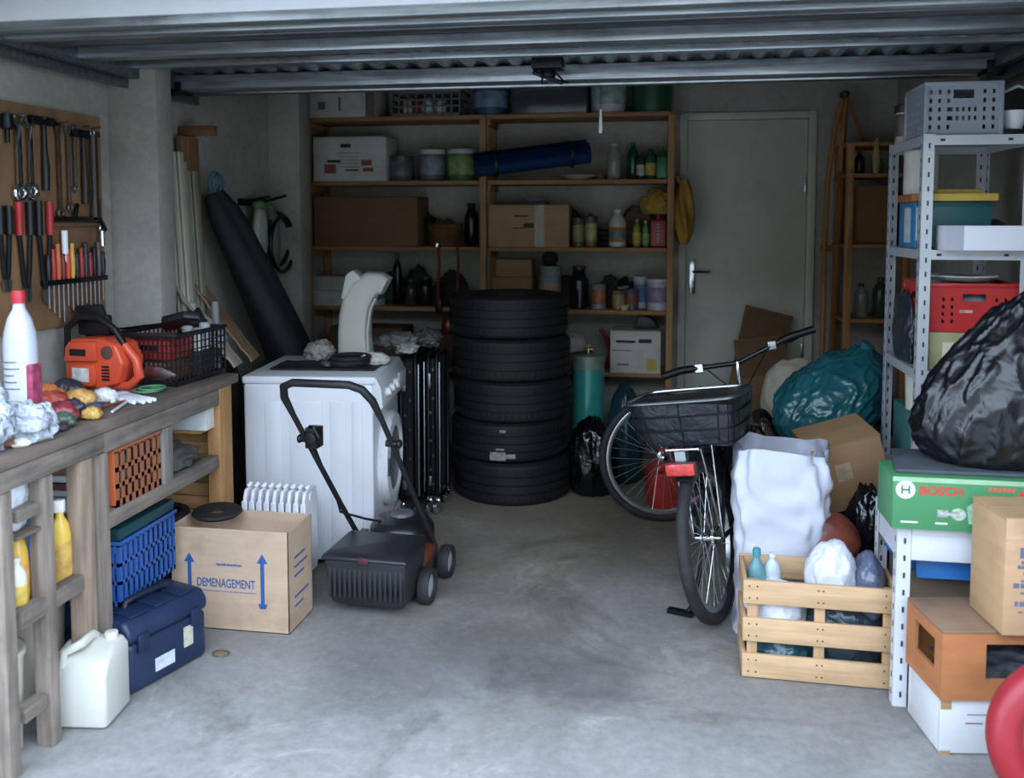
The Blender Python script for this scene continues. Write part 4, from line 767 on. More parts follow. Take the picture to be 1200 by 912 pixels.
for i in range(90):
    a = i/89*6.5*PI; r = .018+.062*i/89; pts2.append((r*math.cos(a), r*math.sin(a)))
b = B()
for (xa, xb) in ((0, .72),):
    ra = [[b.bm.verts.new((x, p[0], p[1])) for p in pts2] for x in (xa, xb)]
    fs = [b.bm.faces.new((ra[0][i], ra[0][i+1], ra[1][i+1], ra[1][i])) for i in range(len(pts2)-1)]
    bmesh.ops.solidify(b.bm, geom=fs, thickness=.008)
b.build('rolled_foam', P('#1b417f', .8, 0, .12, 8, .2, 60), mt, ang=60)
for x in (.12, .6): B().torus((x, 0, 0), .083, .003, 'x', 30, 6, 3).build('strap', BLACK, mt)
pt_ = tag(B().lathe([(0, 0), (.06, 0), (.09, .012), (.12, .03), (.117, .031), (.085, .016), (0, .006)], n=32).build('plate', P('#a9a68c', .5)), 'shallow cream dish lying in front of the blue mat', 'dish', (-.52, 5.66, Z[1]))
tag(B().lathe([(0, 0), (.02, 0), (.025, .03), (.018, .06), (0, .062)], n=16).build('small_pot', P('#6d4b36', .6)), 'little brown pot beside the steel flask', 'pot', (-.385, 5.64, Z[1]))
fl_ = bottle('brushed steel flask standing on the second shelf', (-.30, SY-.03, Z[1]), .045, .23, '#8b8680', '#9a958e', None, 'steel_flask', 'flask', neck=.6)
bottle('dark green bottle behind the steel flask', (-.185, SY+.02, Z[1]), .036, .235, '#16402d', '#1b5a3c', None)
bottle('dark bottle with white label and purple cap', (-.135, SY-.06, Z[1]), .026, .17, '#2c3330', '#4a3560', '#a9b0a0')
bottle('green bottle with yellow label on the second shelf', (-.075, SY-.03, Z[1]), .036, .19, '#1f5a36', '#20242a', '#b89a2c')
bottle('green bottle with bright green cap on the second shelf', (-.075, SY+.07, Z[1]), .034, .21, '#23543a', '#5d9a3c', None)
jg = T('garden_can', 'green plastic canister at the door end of second shelf', 'canister', (-.005, SY-.02, Z[1]))
B().bx(-.035, .045, -.09, .09, 0, .14).prism([(-.09, .14), (.09, .14), (.05, .175), (-.05, .175)], 'x', -.03, .04).build('can_body', P('#1f6b3a', .4, 0, .1), jg, .012)
B().tube([(.005, -.05, .17), (.005, -.03, .195), (.005, .03, .195), (.005, .05, .17)], .008).build('handle', P('#1f6b3a', .4), jg)
# third board
carton('long plain brown carton on the third shelf by the pier', (-1.895, SY+.012, Z[2]), 0, .70, .28, .32, '#7a5838')
tb_ = T('wicker_basket', 'small brown basket heaped with oddments on the third shelf', 'basket', (-1.39, SY-.02, Z[2]))
b = B()
for k in range(9): b.torus((0, 0, .01+.016*k), .09+.0022*k, .009, 'z', 32, 8)
b.build('basket_wall', P('#6b4b25', .8, 0, .3, 30), tb_); B().cyl((0, 0, 0), (0, 0, .008), .09, n=24).build('basket_base', P('#6b4b25', .8), tb_)
tag(blob(123, .085, .07, .09, 4, .3, 3, .15).build('cloth_bundle', P('#5d4423', .85, 0, .3, 12), None, ang=180), 'brown cloth bundle in the small basket', 'cloth', (-1.39, SY-.02, Z[2]+.012))
bottle('tall black bottle at the centre post of the third shelf', (-1.22, SY, Z[2]), .045, .28, '#121315', '#1b1b1d', None, neck=.5)
tag(B().cyl((0, 0, 0), (0, 0, .02), .026, n=18).torus((0, 0, .03), .02, .008, 'z', 18, 8).build('tap_fitting', CHROME), 'small shiny metal fitting in front of the basket', 'fitting', (-1.42, 5.585, Z[2]))
cx_ = carton('buff carton sealed with dark tape on the third shelf', (-.828, SY+.012, Z[2]), 0, .51, .28, .265, '#a88658', tapef=(.04, .06))
B().bx(-.09, .0, -.142, -.1405, .19, .2).bx(-.1, -.03, -.142, -.1405, .115, .122).bx(-.03, .035, -.142, -.1405, .12, .15).build('printed_mark', INK, cx_)
tag(B().bx(-.18, .16, -.08, .09, 0, .018).build('flat_case', P('#2a2b2d', .5), None, .004), 'flat dark case lying on the taped buff carton', 'case', (-.88, SY, Z[2]+.267))
tag(B().lathe([(0, 0), (.05, 0), (.085, .018), (.082, .02), (0, .008)], n=28).build('tray', P('#a9a89e', .4, .2)), 'oval grey tray on top of the flat dark case', 'tray', (-.80, SY-.04, Z[2]+.287))
for i, (x, y, r, h, cc, bd, lb) in enumerate(((-.52, SY-.06, .035, .18, '#4d5a3c', '#8d8a58', 'olive jar with pale label nearest the buff carton'), (-.44, SY-.05, .038, .19, '#7a6a3c', '#a99a62', 'yellowish jar beside the olive jar'), (-.48, SY+.04, .036, .21, '#5a4a34', '#6b5638', 'brown jar standing behind the olive and yellowish jars'))):
    tin(lb, (x, y, Z[2]), r, h, cc, '#4a4a42', bd, 'glass_jar', 'jar')
bottle('large clear bottle with striped orange label on third shelf', (-.275, SY-.05, Z[2]), .056, .235, '#bdb9ae', '#d8d6cc', '#9c6a35', neck=.35, band2='#3f7a74')
bottle('yellow-green slim bottle beside the striped bottle', (-.155, SY-.06, Z[2]), .025, .175, '#7d8a2e', '#9a9a8c', '#c2a82a')
bottle('pale green slim bottle next to the red canister', (-.10, SY-.06, Z[2]), .022, .165, '#5d8a4a', '#b4b8a8', '#7aa85a')
rj = T('red_canister', 'red plastic canister at the door end of the third shelf', 'canister', (-.025, SY-.04, Z[2]))
B().bx(-.05, .055, -.07, .08, 0, .175).build('can_body', P('#8f1f22', .4, 0, .1), rj, .014, 3)
B().cyl((.0, -.02, .17), (.0, -.02, .205), .018, n=14).build('cap', P('#7a1a1c', .4), rj, .002)
b = B()
for k in range(6): b.bx(-.008, .008, -.072, -.07, .03+.022*k, .04+.022*k)
b.build('level_mark', P('#c98a84', .5), rj)
hs = tag(B().torus((0, 0, .02), .1, .018, 'z', 30, 10).torus((.01, .01, .055), .095, .018, 'z', 30, 10).torus((0, -.01, .09), .1, .018, 'z', 30, 10).build('black_hose', RUBBER), 'coil of black hose at the back of the third shelf', 'hose', (-.33, SY+.09, Z[2]))
tag(blob(125, .11, .05, .14, 4, .3, 3, .15).build('brown_rag', P('#5d4a36', .9, 0, .3, 9), None, ang=180), 'brown rag heaped behind the bottles on third shelf', 'rag', (-.15, SY+.08, Z[2]))
yb = T('yellow_bag', 'yellow cloth bag draped over the shelf end by the door', 'bag', (.085, 5.62, 1.40))
def ysh(u, v):
    q = 2*PI*u; r = (.035+.06*math.sin(PI*min(1, v*1.02))**.7)*(1+.22*math.sin(5*q+v*7))
    return (.045+.62*r*math.cos(q), r*math.sin(q), -.02+.40*v)
B().grid(ysh, 28, 18, .002).build('bag_cloth', P('#a37c12', .8, 0, .15, 10), yb, ang=80)
B().tube([(.02, 0, .36), (-.0, -.015, .395), (-.02, -.01, .40)], .012).build('bag_loop', P('#8d6b10', .8), yb)
tag(blob(128, .085, .06, .085, 4, .3, 3, .15).build('yellow_cloth', P('#a3801a', .8, 0, .15), None, ang=180), 'yellow cloth crumpled on top of the red canister', 'cloth', (-.035, SY-.04, Z[2]+.207))
# fourth board
carton('white carton low on the fourth shelf by the pier', (-2.16, SY, Z[3]), 0, .24, .26, .1, '#b4b1a6', 'white_carton')
carton('second white carton on top of the low white one', (-2.16, SY, Z[3]+.101), 0, .24, .26, .09, '#a9a79d', 'white_carton')
tin('white tub with blue label on the fourth shelf', (-1.87, SY-.02, Z[3]), .07, .2, '#9a9a92', '#8d8d85', '#2f6a80', 'plastic_tub', 'tub')
for i, (x, y, r, h, cc, lb) in enumerate(((-1.72, SY, .03, .34, '#131416', 'tall black spray can on the fourth shelf'), (-1.62, SY-.03, .04, .17, '#3a3330', 'brown-black bottle beside the tall spray can'), (-1.53, SY, .045, .19, '#1b1d20', 'squat black bottle on the fourth shelf'), (-1.44, SY-.02, .035, .16, '#2c2623', 'small dark bottle in the middle of fourth shelf'))):
    bottle(lb, (x, y, Z[3]), r, h, cc, '#4a4038', None, neck=.4)
tag(B().torus((0, 0, .04), .09, .04, 'z', 30, 12, .9).build('cable_drum', RUBBER), 'black rubber coil on the fourth shelf near the centre post', 'coil', (-1.25, SY, Z[3]))
tag(blob(130, .14, .08, .07, 4, .3, 3, .1).build('dark_bag', FILM('#1a1b1e', .3, 9), None, ang=180), 'black plastic bag along the front of the fourth shelf', 'bag', (-1.5, SY+.08, Z[3]))
for i, (x, ln, lb) in enumerate(((-1.40, .36, 'red strap hanging from the third shelf nearest the pier'), (-1.275, .40, 'red strap hanging from the third shelf beside the post'))):
    t = T('ratchet_strap', lb, 'strap', (x, 5.555, Z[2]))
    B().tube([(0, .06, .004), (0, .0, .006), (0, -.012, -.02), (.004, -.012, -.1), (-.004, -.012, -ln*.7), (.0, -.012, -ln)], .009, 8).build('strap_webbing', P('#6b1e1a', .6, 0, .2), t)
    B().bx(-.02, .02, -.03, -.005, -ln-.06, -ln+.02).build('ratchet', DARKMET, t, .004)
carton('small buff carton on the fourth shelf behind the tyres', (-.935, SY, Z[3]), 0, .25, .22, .2, '#8f6c40')
carton('tan carton with crumpled top stacked on the buff one', (-.93, SY, Z[3]+.201), .04, .23, .2, .11, '#9a7a50')
tin('tall tin with grey stripes and dark cap on fourth shelf', (-.70, SY-.03, Z[3]), .066, .27, '#8f9a94', '#2c2a28', '#6d8a86', band2='#b08a6a')
tag(blob(132, .05, .05, .05, 3, .3).build('cloth_lump', P('#231f1d', .7), None, ang=180), 'dark cloth lump on top of the striped tin', 'cloth', (-.70, SY-.03, Z[3]+.273))
bottle('glossy black vase-shaped bottle on the fourth shelf', (-.515, SY-.03, Z[3]), .058, .27, '#15171c', '#3a251c', None, neck=.6, rough=.12)
tin('small copper-lidded tin with red label on fourth shelf', (-.39, SY-.05, Z[3]), .045, .16, '#7d8a92', '#8a5a3c', '#a0603f')
tin('orange-brown tin with blue label on the fourth shelf', (-.265, SY-.05, Z[3]), .04, .12, '#8a6a3c', '#7a4a30', '#9a8a5a')
tin('tin with red lid beside the orange-brown one', (-.185, SY-.05, Z[3]), .04, .13, '#4a5a7a', '#8a3a2c', '#7a4a3c')
tag(B().lathe([(0, 0), (.02, 0), (.034, .03), (.031, .03), (.018, .004), (0, .004)], n=18).build('little_cup', P('#c2b98a', .5)), 'little cream cup in front of the red-lidded tin', 'cup', (-.225, 5.59, Z[3]))
tag(blob(133, .10, .05, .10, 4, .3, 3, .15).build('dark_bag', FILM('#15161a', .3, 9), None, ang=180), 'black bag behind the tins on the fourth shelf', 'bag', (-.24, SY+.08, Z[3]))
t = bucket('white lidded tub with blue and pink print on fourth shelf', (-.02, SY-.04, Z[3]), .066, .075, .19, '#b4b4b8', '#8d7a94', '#c4c2c0', 'plastic_tub', 'tub')
tin('smaller white tub beside the lidded one', (-.13, SY+.06, Z[3]), .045, .2, '#b8b7b4', '#c0bfbb', '#5a78a0', 'plastic_tub', 'tub')
random.seed(11)
for k, (x, z, r, h, cc, nm_, sh_) in enumerate(((-1.99, 3, .06, .16, '#2b2a28', 'black', 'fourth'), (-1.80, 3, .07, .2, '#33302b', 'dark brown', 'fourth'), (-1.60, 3, .06, .24, '#26282b', 'charcoal', 'fourth'), (-1.36, 3, .07, .21, '#2e2622', 'rust-black', 'fourth'), (-.62, 3, .05, .2, '#2a2522', 'umber', 'fourth'), (-.32, 3, .05, .2, '#302a25', 'dull brown', 'fourth'), (-.56, 2, .05, .22, '#2f2a22', 'dark olive', 'third'), (-1.62+.1, 2, .05, .2, '#241f1b', 'blackish', 'third'))):
    tag(blob(200+k, r*1.4, r, h/1.74, 4, .25, 2.6, .15).build('dark_bundle', P(cc, .85, 0, .3, 9), None, ang=180), f'{nm_} bundle pushed to the back of the {sh_} shelf', 'bundle', (x, SY+.075, Z[z]))
# fifth board
t = carton('white carton with line drawings on the lowest shelf', (-.155, SY-.01, Z[4]), 0, .31, .27, .265, '#c2bdae', 'white_carton')
B().bx(-.12, -.0, -.1365, -.1355, .19, .205).bx(.02, .1, -.1365, -.1355, .19, .215).bx(-.11, -.04, -.1365, -.1355, .05, .058).bx(-.14, -.02, -.1365, -.1355, .14, .144).build('printed_mark', INK, t)
B().bx(.07, .13, -.1365, -.1355, .02, .09).build('printed_panel', P('#b09a3c', .7, 0, .2), t)
tag(blob(135, .1, .1, .07, 4, .2).build('paper_stack', P('#b4ada6', .8), None, ang=180), 'crumpled white papers on the lowest shelf beside the gas cylinder', 'paper', (-.56, SY-.02, Z[4]+.11))
carton('flat brown carton under the crumpled papers', (-.56, SY, Z[4]), 0, .24, .24, .11, '#6d5236')
tag(B().torus((0, 0, .02), .06, .018, 'z', 24, 8).tube([(.06, 0, .02), (.08, -.02, .1), (.06, -.03, .2), (.02, -.03, .26)], .014).build('red_hose', P('#7a1f24', .5)), 'red hose curling up beside the crumpled papers', 'hose', (-.40, SY+.02, Z[4]))
tag(B().prism([(-.06, 0), (.1, 0), (.06, .06), (-.02, .1)], 'y', -.05, .05).build('dark_wedge', BLACK, None, .008), 'dark angular case on the white drawing carton', 'case', (-.11, SY, Z[4]+.267))
carton('dark brown carton on the lowest shelf behind the beds', (-1.9, SY, Z[4]), 0, .5, .26, .25, '#5a4430')
carton('another dark brown carton beside it behind the beds', (-1.35, SY, Z[4]), 0, .4, .26, .22, '#4d3b2b')
tag(B().lathe([(0, 0), (.04, 0), (.05, .05), (.03, .09), (0, .1)], n=18).build('copper_pot', P('#8a4a2a', .35, .6)), 'small copper pot on the carton behind the beds', 'pot', (-1.36, SY-.06, Z[4]+.222))
# turquoise gas cylinder
gc = T('gas_cylinder', 'turquoise gas cylinder standing on the floor beside the tyre stack', 'gas cylinder', (-.42, 5.25, 0))
B().lathe([(0, .0), (.085, 0), (.092, .02), (.094, .04), (.094, .655), (.093, .66)], n=32).build('cylinder_body', P('#1f8f86', .3, .1, .1, 6, .05, 40, dirt='#2b5a52', da=.3, coat=.4), gc)
B().lathe([(.094, .659), (.0935, .715), (.088, .735), (.07, .742), (.0, .745)], n=32).build('shoulder', P('#6d8674', .45, .1, .2, 12), gc)
B().cyl((0, 0, .74), (0, 0, .775), .016).cyl((0, 0, .775), (0, 0, .80), .009).cyl((-.03, 0, .77), (.03, 0, .77), .009).build('brass_valve', P('#b09a58', .3, .9), gc, .002)
tag(blob(140, .13, .12, .24, 5, .12, 2, .12, 4).build('black_bag', FILM('#0c0c0e', .15, 6), None, ang=180), 'glossy black plastic bag slumped on the floor below the gas cylinder', 'bag', (-.38, 4.95, 0))
tag(blob(141, .1, .09, .33, 4, .12, 2, .12, 4).build('teal_bag', FILM('#12363a', .3, 7), None, ang=180), 'dark teal plastic bag behind the glossy black bag', 'bag', (-.2, 5.2, 0))
# ------------------------------------------------------------------ bicycle
def wheel_parts(t, ctr, R, tw=.024, n=32, axis='x', hubw=.05, names=('tyre', 'rim', 'spoke_set', 'hub'), tread=True):
    cx, cy, cz = ctr
    B().torus(ctr, R-tw, tw, axis, 64, 12).build(names[0], P('#232427', .7, 0, .25, 14, .9, 55, dirt='#4a4641', da=.4), t)
    B().lathe([(R-2*tw-.018, -.009), (R-2*tw-.002, -.014), (R-2*tw+.004, -.012), (R-2*tw+.004, .012), (R-2*tw-.002, .014), (R-2*tw-.018, .009)], ctr, 64, axis, True).build(names[1], P('#b3b4b0', .28, .9, .12, 10), t)
    b = B(); rr = R-2*tw-.014
    for k in range(n):
        a = 2*PI*k/n; a2 = a+(.5 if k % 4 < 2 else -.5); s_ = hubw*.4 if k % 2 else -hubw*.4
        p0 = Vector((s_, .022*math.cos(a2), .022*math.sin(a2))); p1 = Vector((0, rr*math.cos(a), rr*math.sin(a)))
        if axis == 'y': p0 = Vector((p0.y, p0.x, p0.z)); p1 = Vector((p1.y, p1.x, p1.z))
        b.cyl(p0+Vector(ctr), p1+Vector(ctr), .0016, n=5)
    b.build(names[2], P('#c5c7c6', .25, .9, .1), t)
    B().lathe([(0, -hubw), (.008, -hubw), (.008, -hubw*.55), (.024, -hubw*.5), (.024, -hubw*.4), (.013, -hubw*.3), (.013, hubw*.3), (.024, hubw*.4), (.024, hubw*.5), (.008, hubw*.55), (.008, hubw), (0, hubw)], ctr, 18, axis).build(names[3], CHROME, t)
RW = .315
bike = T('bicycle', 'black bicycle leaning on its kickstand with a dark basket on the rear rack', 'bicycle', (.238, 3.42, .003), (0, math.radians(-9.5), math.radians(-19)))
wheel_parts(bike, (0, 0, RW), RW)
FR = P('#23262c', .35, .3, .2, 8); GOLD = P('#8a7a44', .35, .5, .2, 12)
fx, fy = .0, 1.04
B().tube([(0, .43, .27), (0, .30, .55), (0, .24, .74)], .016, 10).tube([(0, .43, .27), (0, .82, .60)], .017, 10).tube([(0, .33, .50), (0, .80, .70)], .015, 10).tube([(-.055, 0, RW), (-.035, .2, .5), (-.016, .30, .58)], .008, 8).tube([(.055, 0, RW), (.035, .2, .5), (.016, .30, .58)], .008, 8).tube([(-.055, 0, RW), (-.035, .2, .29), (-.02, .42, .27)], .009, 8).tube([(.055, 0, RW), (.035, .2, .29), (.02, .42, .27)], .009, 8).build('frame', FR, bike)
B().cyl((0, .82, .56), (0, .765, .76), .021).build('head_tube', GOLD, bike)
B().tube([(-.045, .98, RW), (-.045, .90, .5), (-.03, .83, .58), (.0, .82, .59)], .010, 8).tube([(.045, .98, RW), (.045, .90, .5), (.03, .83, .58), (.0, .82, .59)], .010, 8).build('fork', CHROME, bike)
wheel_parts(bike, (0, .98, RW), RW, names=('front_tyre', 'front_rim', 'front_spoke_set', 'front_hub'))
B().tube([(0, .768, .75), (0, .75, .85), (0, .765, .89)], .012, 10).build('stem', CHROME, bike)
hb = lambda x: (x*math.cos(.42), .765+.0+x*math.sin(.42)-.12*abs(x)**1.5, .885+.17*x+.045*min(1, abs(x)*4))
B().tube([hb(-.34+.70*i/22) for i in range(23)], .0115, 10).build('handlebar', P('#3a3c3e', .3, .7, .15), bike)
for a, e in ((-.34, -.20), (.21, .37)): B().tube([hb(a+(e-a)*i/5) for i in range(6)], .018, 10).build('grip', BLACK, bike)
for s_ in (-1, 1):
    p = hb(s_*.17); q = hb(s_*.31); B().tube([(p[0], p[1]-.0, p[2]+.01), ((p[0]+q[0])/2, (p[1]+q[1])/2+.05, p[2]), (q[0], q[1]+.05, q[2]-.01)], .006, 8).box(p[0], p[1], p[2], .035, .03, .035).build('brake_lever', CHROME, bike)
B().tube([hb(-.15), (-.1, .72, .84), (0, .74, .74), (.0, .6, .64)], .0035, 6).tube([hb(.15), (.08, .74, .84), (.0, .8, .74), (-.02, .84, .62)], .0035, 6).build('brake_cable', BLACK, bike)
B().grid(lambda u, v: (.032*(2*v-1), -(RW+.02)*math.cos(.95+1.5*u), RW+(RW+.02)*math.sin(.95+1.5*u)-.012*(2*v-1)**2), 16, 4, .003).build('mudguard', P('#1e1f22', .35, 0, .1), bike)
b = B()
for x in (-.06, .06): b.tube([(x, -.15, .69), (x, .25, .69)], .005).tube([(x, -.12, .69), (x*.95, .0, RW)], .004).tube([(x, .02, .69), (x*.95, .0, RW)], .004)
for y in (-.15, -.05, .05, .15, .25): b.tube([(-.06, y, .69), (.06, y, .69)], .004)
b.build('rear_rack', CHROME, bike)
rf = B().bx(-.062, .062, -.20, -.17, .60, .655).build('reflector_housing', P('#3a1214', .4), bike, .006)
B().bx(-.054, .054, -.207, -.199, .606, .649).build('red_reflector', P('#d3281f', .15, 0, .25, 60, .5, 200, coat=.7), bike, .004)
B().bx(-.02, .02, -.18, -.14, .65, .69).build('reflector_bracket', STEEL, bike)
# basket with dark cover
bs = B()
secs = []
for z, k in ((.70, .86), (.74, .92), (.80, .97), (.855, 1.0)):
    secs.append([(1.0*k*.215*math.copysign(abs(math.cos(q))**.35, math.cos(q)), .02+k*.15*math.copysign(abs(math.sin(q))**.35, math.sin(q)), z+.015*math.sin(2*q)) for q in [2*PI*j/36 for j in range(36)]])
bs.loft(secs); bo = bs.build('basket_liner', FILM('#1d1f25', .32, 9), bike, ang=70)
b = B()
for z, k in ((.70, .875), (.755, .94), (.81, .985), (.86, 1.02)):
    b.tube([(k*.218*math.copysign(abs(math.cos(q))**.35, math.cos(q)), .02+k*.153*math.copysign(abs(math.sin(q))**.35, math.sin(q)), z) for q in [2*PI*j/36 for j in range(36)]], .0035, 6, True)
for j in range(18):
    q = 2*PI*(j+.5)/18; f = lambda k, z: (k*.22*math.copysign(abs(math.cos(q))**.35, math.cos(q)), .02+k*.155*math.copysign(abs(math.sin(q))**.35, math.sin(q)), z)
    b.tube([f(.875, .70), f(1.02, .86)], .002, 5)
b.build('basket_wire', DARKMET, bike)
B().tube([(.22*math.copysign(abs(math.cos(q))**.35, math.cos(q)), .02+.156*math.copysign(abs(math.sin(q))**.35, math.sin(q)), .935) for q in [2*PI*j/36 for j in range(36)]], .007, 8, True).mv(0, 0, -.07).build('basket_rim', STEEL, bike)
B().prism([(-.075, .20), (-.06, .13), (.06, .13), (.075, .20), (.02, .36), (-.02, .36)], 'z', .80, .84).cyl((0, .24, .74), (0, .24, .80), .013).build('saddle', BLACK, bike, .015, 3)
B().lathe([(0, -.004), (.085, -.004), (.088, 0), (.085, .004), (0, .004)], (.05, .43, .27), 32, 'x').build('chainring', DARKMET, bike)
for s_ in (1, -1): B().tube([(s_*.06, .43, .27), (s_*.075, .43+s_*.07, .27-s_*.13)], .008).box(s_*.115, .43+s_*.07, .27-s_*.135, .08, .07, .022).build('pedal_crank', DARKMET, bike, .002)
B().tube([(-.04, .1, .28), (-.10, .0, .06), (-.12, -.03, .03)], .008).box(-.145, -.03, .034, .10, .03, .016, (0, .16, 0)).build('kickstand', DARKMET, bike)
# second wheel
sw = T('spare_wheel', 'loose bicycle wheel with silver rim standing behind the bicycle basket', 'wheel', (.02, 4.52, .006), (-.06, 0, .22))
wheel_parts(sw, (0, 0, .325), .325, axis='y', tw=.02)
rc = T('red_machine', 'red plastic fuel can on the floor behind the loose wheel', 'fuel can', (.07, 4.80, 0), .3)
RD = P('#b3261f', .4, 0, .12, 8)
B().bx(-.13, .1, -.09, .09, 0, .2).prism([(-.13, .2), (.1, .2), (.04, .27), (-.06, .27)], 'y', -.07, .07).build('can_body', RD, rc, .016, 3)
B().tube([(-.08, 0, .26), (-.06, 0, .31), (.03, 0, .31), (.06, 0, .26)], .011).build('handle', RD, rc)
B().cyl((.08, 0, .2), (.13, 0, .28), .02).build('spout', BLACK, rc)
B().bx(-.05, .05, -.0925, -.089, .06, .14).build('moulded_panel', P('#98201b', .5), rc, .003)
tag(blob(150, .16, .13, .30, 5, .15, 2, .08, 4).build('dark_sack', P('#1a1c22', .7, 0, .3, 8), None, ang=180), 'dark sack on the floor behind the red fuel can', 'sack', (.2, 5.1, 0))
tag(blob(151, .13, .1, .22, 4, .2, 2.4, .1, 4).build('grey_sack', P('#5a5148', .8, 0, .3, 8), None, ang=180), 'grey-brown sack at the foot of the wooden shelves', 'sack', (-.1, 5.40, 0))

# ------------------------------------------------------------------ heap at the back on the right
carton('large plain carton at the bottom of the heap by the door', (.66, 4.90, 0), .1, .5, .45, .46, '#7a5c3d')
carton('large brown carton buried beneath the teal bag', (.87, 4.28, 0), -.05, .36, .46, .54, '#8a6845')
for i, (x, y, a, l, sx, h, lb) in enumerate(((.46, 5.52, .22, .3, .30, 1.02, 'brown flattened carton leaning tilted against the inner door'), (.70, 5.44, .25, -.14, .30, .84, 'second flattened carton leaning beside the tilted one'))):
    t = T('flat_carton', lb, 'cardboard', (x, y, .0), (-.24, l*.8, .1))
    B().bx(-sx/2, sx/2, -.012, .012, .02, h).build('carton_panel', CARD('#80603a'), t, .002)
    B().bx(-sx/2+.01, sx/2-.01, -.02, -.012, h*.72, h-.01).build('folded_flap', CARD('#6d5030'), t, .002)
fb = T('shopping_bag', 'cream shopping bag with red and dark flowers on the heap', 'bag', (.68, 4.80, .462))
blob(152, .15, .1, .20, 5, .12, 2, .05, 4, True).build('bag_body', P('#bdb39c', .6, 0, .08, 5), fb, ang=180)
b = B(); b.ell((-.02, -.095, .23), .04, .012, .03, 2); b.build('red_flower', P('#a8482a', .6, 0, .3, 40), fb)
B().ell((.03, -.1, .20), .035, .012, .02, 2).ell((-.01, -.105, .10), .05, .012, .018, 2).build('dark_leaf_print', P('#39352a', .7, 0, .3, 40), fb)
tag(blob(153, .17, .12, .14, 5, .3, 2.5, .2, 5).build('clear_bag', FILM('#8a7f6c', .25, 10), None, ang=180), 'brownish clear plastic bag of rubbish on top of the heap', 'bag', (.88, 5.0, .47)) 
tag(blob(157, .12, .1, .24, 5, .2, 2, .15, 5).build('dark_bag', FILM('#191a18', .3, 8), None, ang=180), 'dark bag at the top of the heap below the wooden shelves', 'bag', (.92, 5.25, .0))
tb2 = T('teal_bag', 'large crumpled teal plastic sack on top of the heap', 'bag', (.72, 4.15, .545))
def sh(p):
    z = p.z; return Vector((p.x+.42*max(0, z-.08), p.y+.25*max(0, z-.1), z*(1+.18*(p.x > 0)*p.x*3)))
blob(154, .225, .16, .225, 6, .12, 2, .09, 4, True, sh).build('sack_film', FILM('#0c5a60', .26, 5), tb2, ang=180)
B().tube([(.12, .05, .33), (.15, .06, .37), (.18, .06, .40), (.20, .05, .43)], [.03, .016, .022, .035], 10).build('knotted_neck', FILM('#0f6d73', .2, 9), tb2)
carton('crushed carton supporting the tilted box', (.78, 3.74, 0), .05, .34, .28, .36, '#7d5c37')
B_ = carton('tan carton lying tilted on the crushed one', (.755, 3.72, .43), (.1, -.28, .12), .27, .26, .27, '#a57c50')
B().bx(-.06, -.0, -.1312, -.13, .12, .19).build('torn_label', P('#b79a76', .8, 0, .2, 20), B_)
carton('dark brown carton wedged beneath the tilted one', (.74, 3.52, 0), -.06, .26, .12, .34, '#6d4a2a')
sk = T('white_sack', 'tall white woven sack standing open behind the slatted crate', 'sack', (.437, 3.415, 0), -.05)
SK = P('#c4c6d2', .55, 0, .05, 5, .5, 22)
def sksh(u, v):
    q = 2*PI*u; k = .5; w2 = .158-.012*math.sin(PI*v*2)+.006*math.sin(9*q+v*14)*(.4+v); z = v*.695
    cx_ = math.copysign(abs(math.cos(q))**k, math.cos(q)); sy_ = math.copysign(abs(math.sin(q))**k, math.sin(q))
    d = .016*noise.noise(Vector((cx_*2, sy_*2, v*6)))+.010*noise.noise(Vector((cx_*6, sy_*6, v*14)))
    return ((w2+d)*cx_+.012*v, (w2*.93+d)*sy_, z+(.012*math.sin(3*q+1) if v > .95 else 0))
B().grid(sksh, 72, 48).build('sack_wall', SK, sk, ang=180)
def lining(u, v):
    p = sksh(u, 1-.22*v); k = 1-.012-.05*v; return (p[0]*k, p[1]*k, p[2])
B().grid(lining, 72, 8).build('inner_lining', P('#a9abb6', .6, 0, .05), sk, ang=180)
tag(blob(155, .105, .095, .33, 4, .1).build('sack_filling', FILM('#8f9aa0', .4, 9), None, ang=180), 'grey plastic bags filling the white sack', 'bag', (.45, 3.415, .01))
wood_base = carton('brown carton hidden behind the slatted crate', (.66, 3.36, 0), 0, .2, .18, .27, '#5d452c')
tag(blob(156, .135, .085, .11, 5, .08, 1.5, .03, 3).build('leather_bag', P('#7d3a28', .4, 0, .15, 6, .15, 30), None, ang=180), 'reddish-brown leather bag lying behind the slatted crate', 'bag', (.595, 3.36, .271))
tag(blob(158, .07, .07, .16, 5, .2, 2, .1, 4).build('black_bag', FILM('#0e0e11', .15, 8), None, ang=180), 'black plastic bag with pointed tied ears behind the crate', 'bag', (.765, 3.42, .271))

# ------------------------------------------------------------------ slatted crate
sc_ = T('slatted_crate', 'pale new wooden slatted crate filled with bags and bottles', 'crate', (.53, 3.11, 0), -.02)
PINE = W('#c9a274', 'x', .6, .14, '#9a7448', .3); PINEY = W('#c39b6c', 'y', .6, .14, '#9a7448', .3); PINEZ = W('#bf9668', 'z', .6, .14, '#9a7448', .3)
hx, hy = .247, .118
for z0, z1 in ((.005, .085), (.128, .208), (.257, .337)):
    for y in (-hy, hy): B().bx(-hx, hx, y-.007, y+.007, z0, z1).build('slat', PINE, sc_, .0025)
    for x in (-hx+.007, hx-.007): B().bx(x-.007, x+.007, -hy+.0075, hy-.0075, z0+.002, z1-.002).build('end_slat', PINEY, sc_, .0025)
for x in (-hx+.032, 0, hx-.032):
    for y in (-hy+.0145, hy-.0145):
        B().bx(x-.017, x+.017, y-.007, y+.007, 0, .335 if x else .3).build('corner_post', PINEZ, sc_, .002)
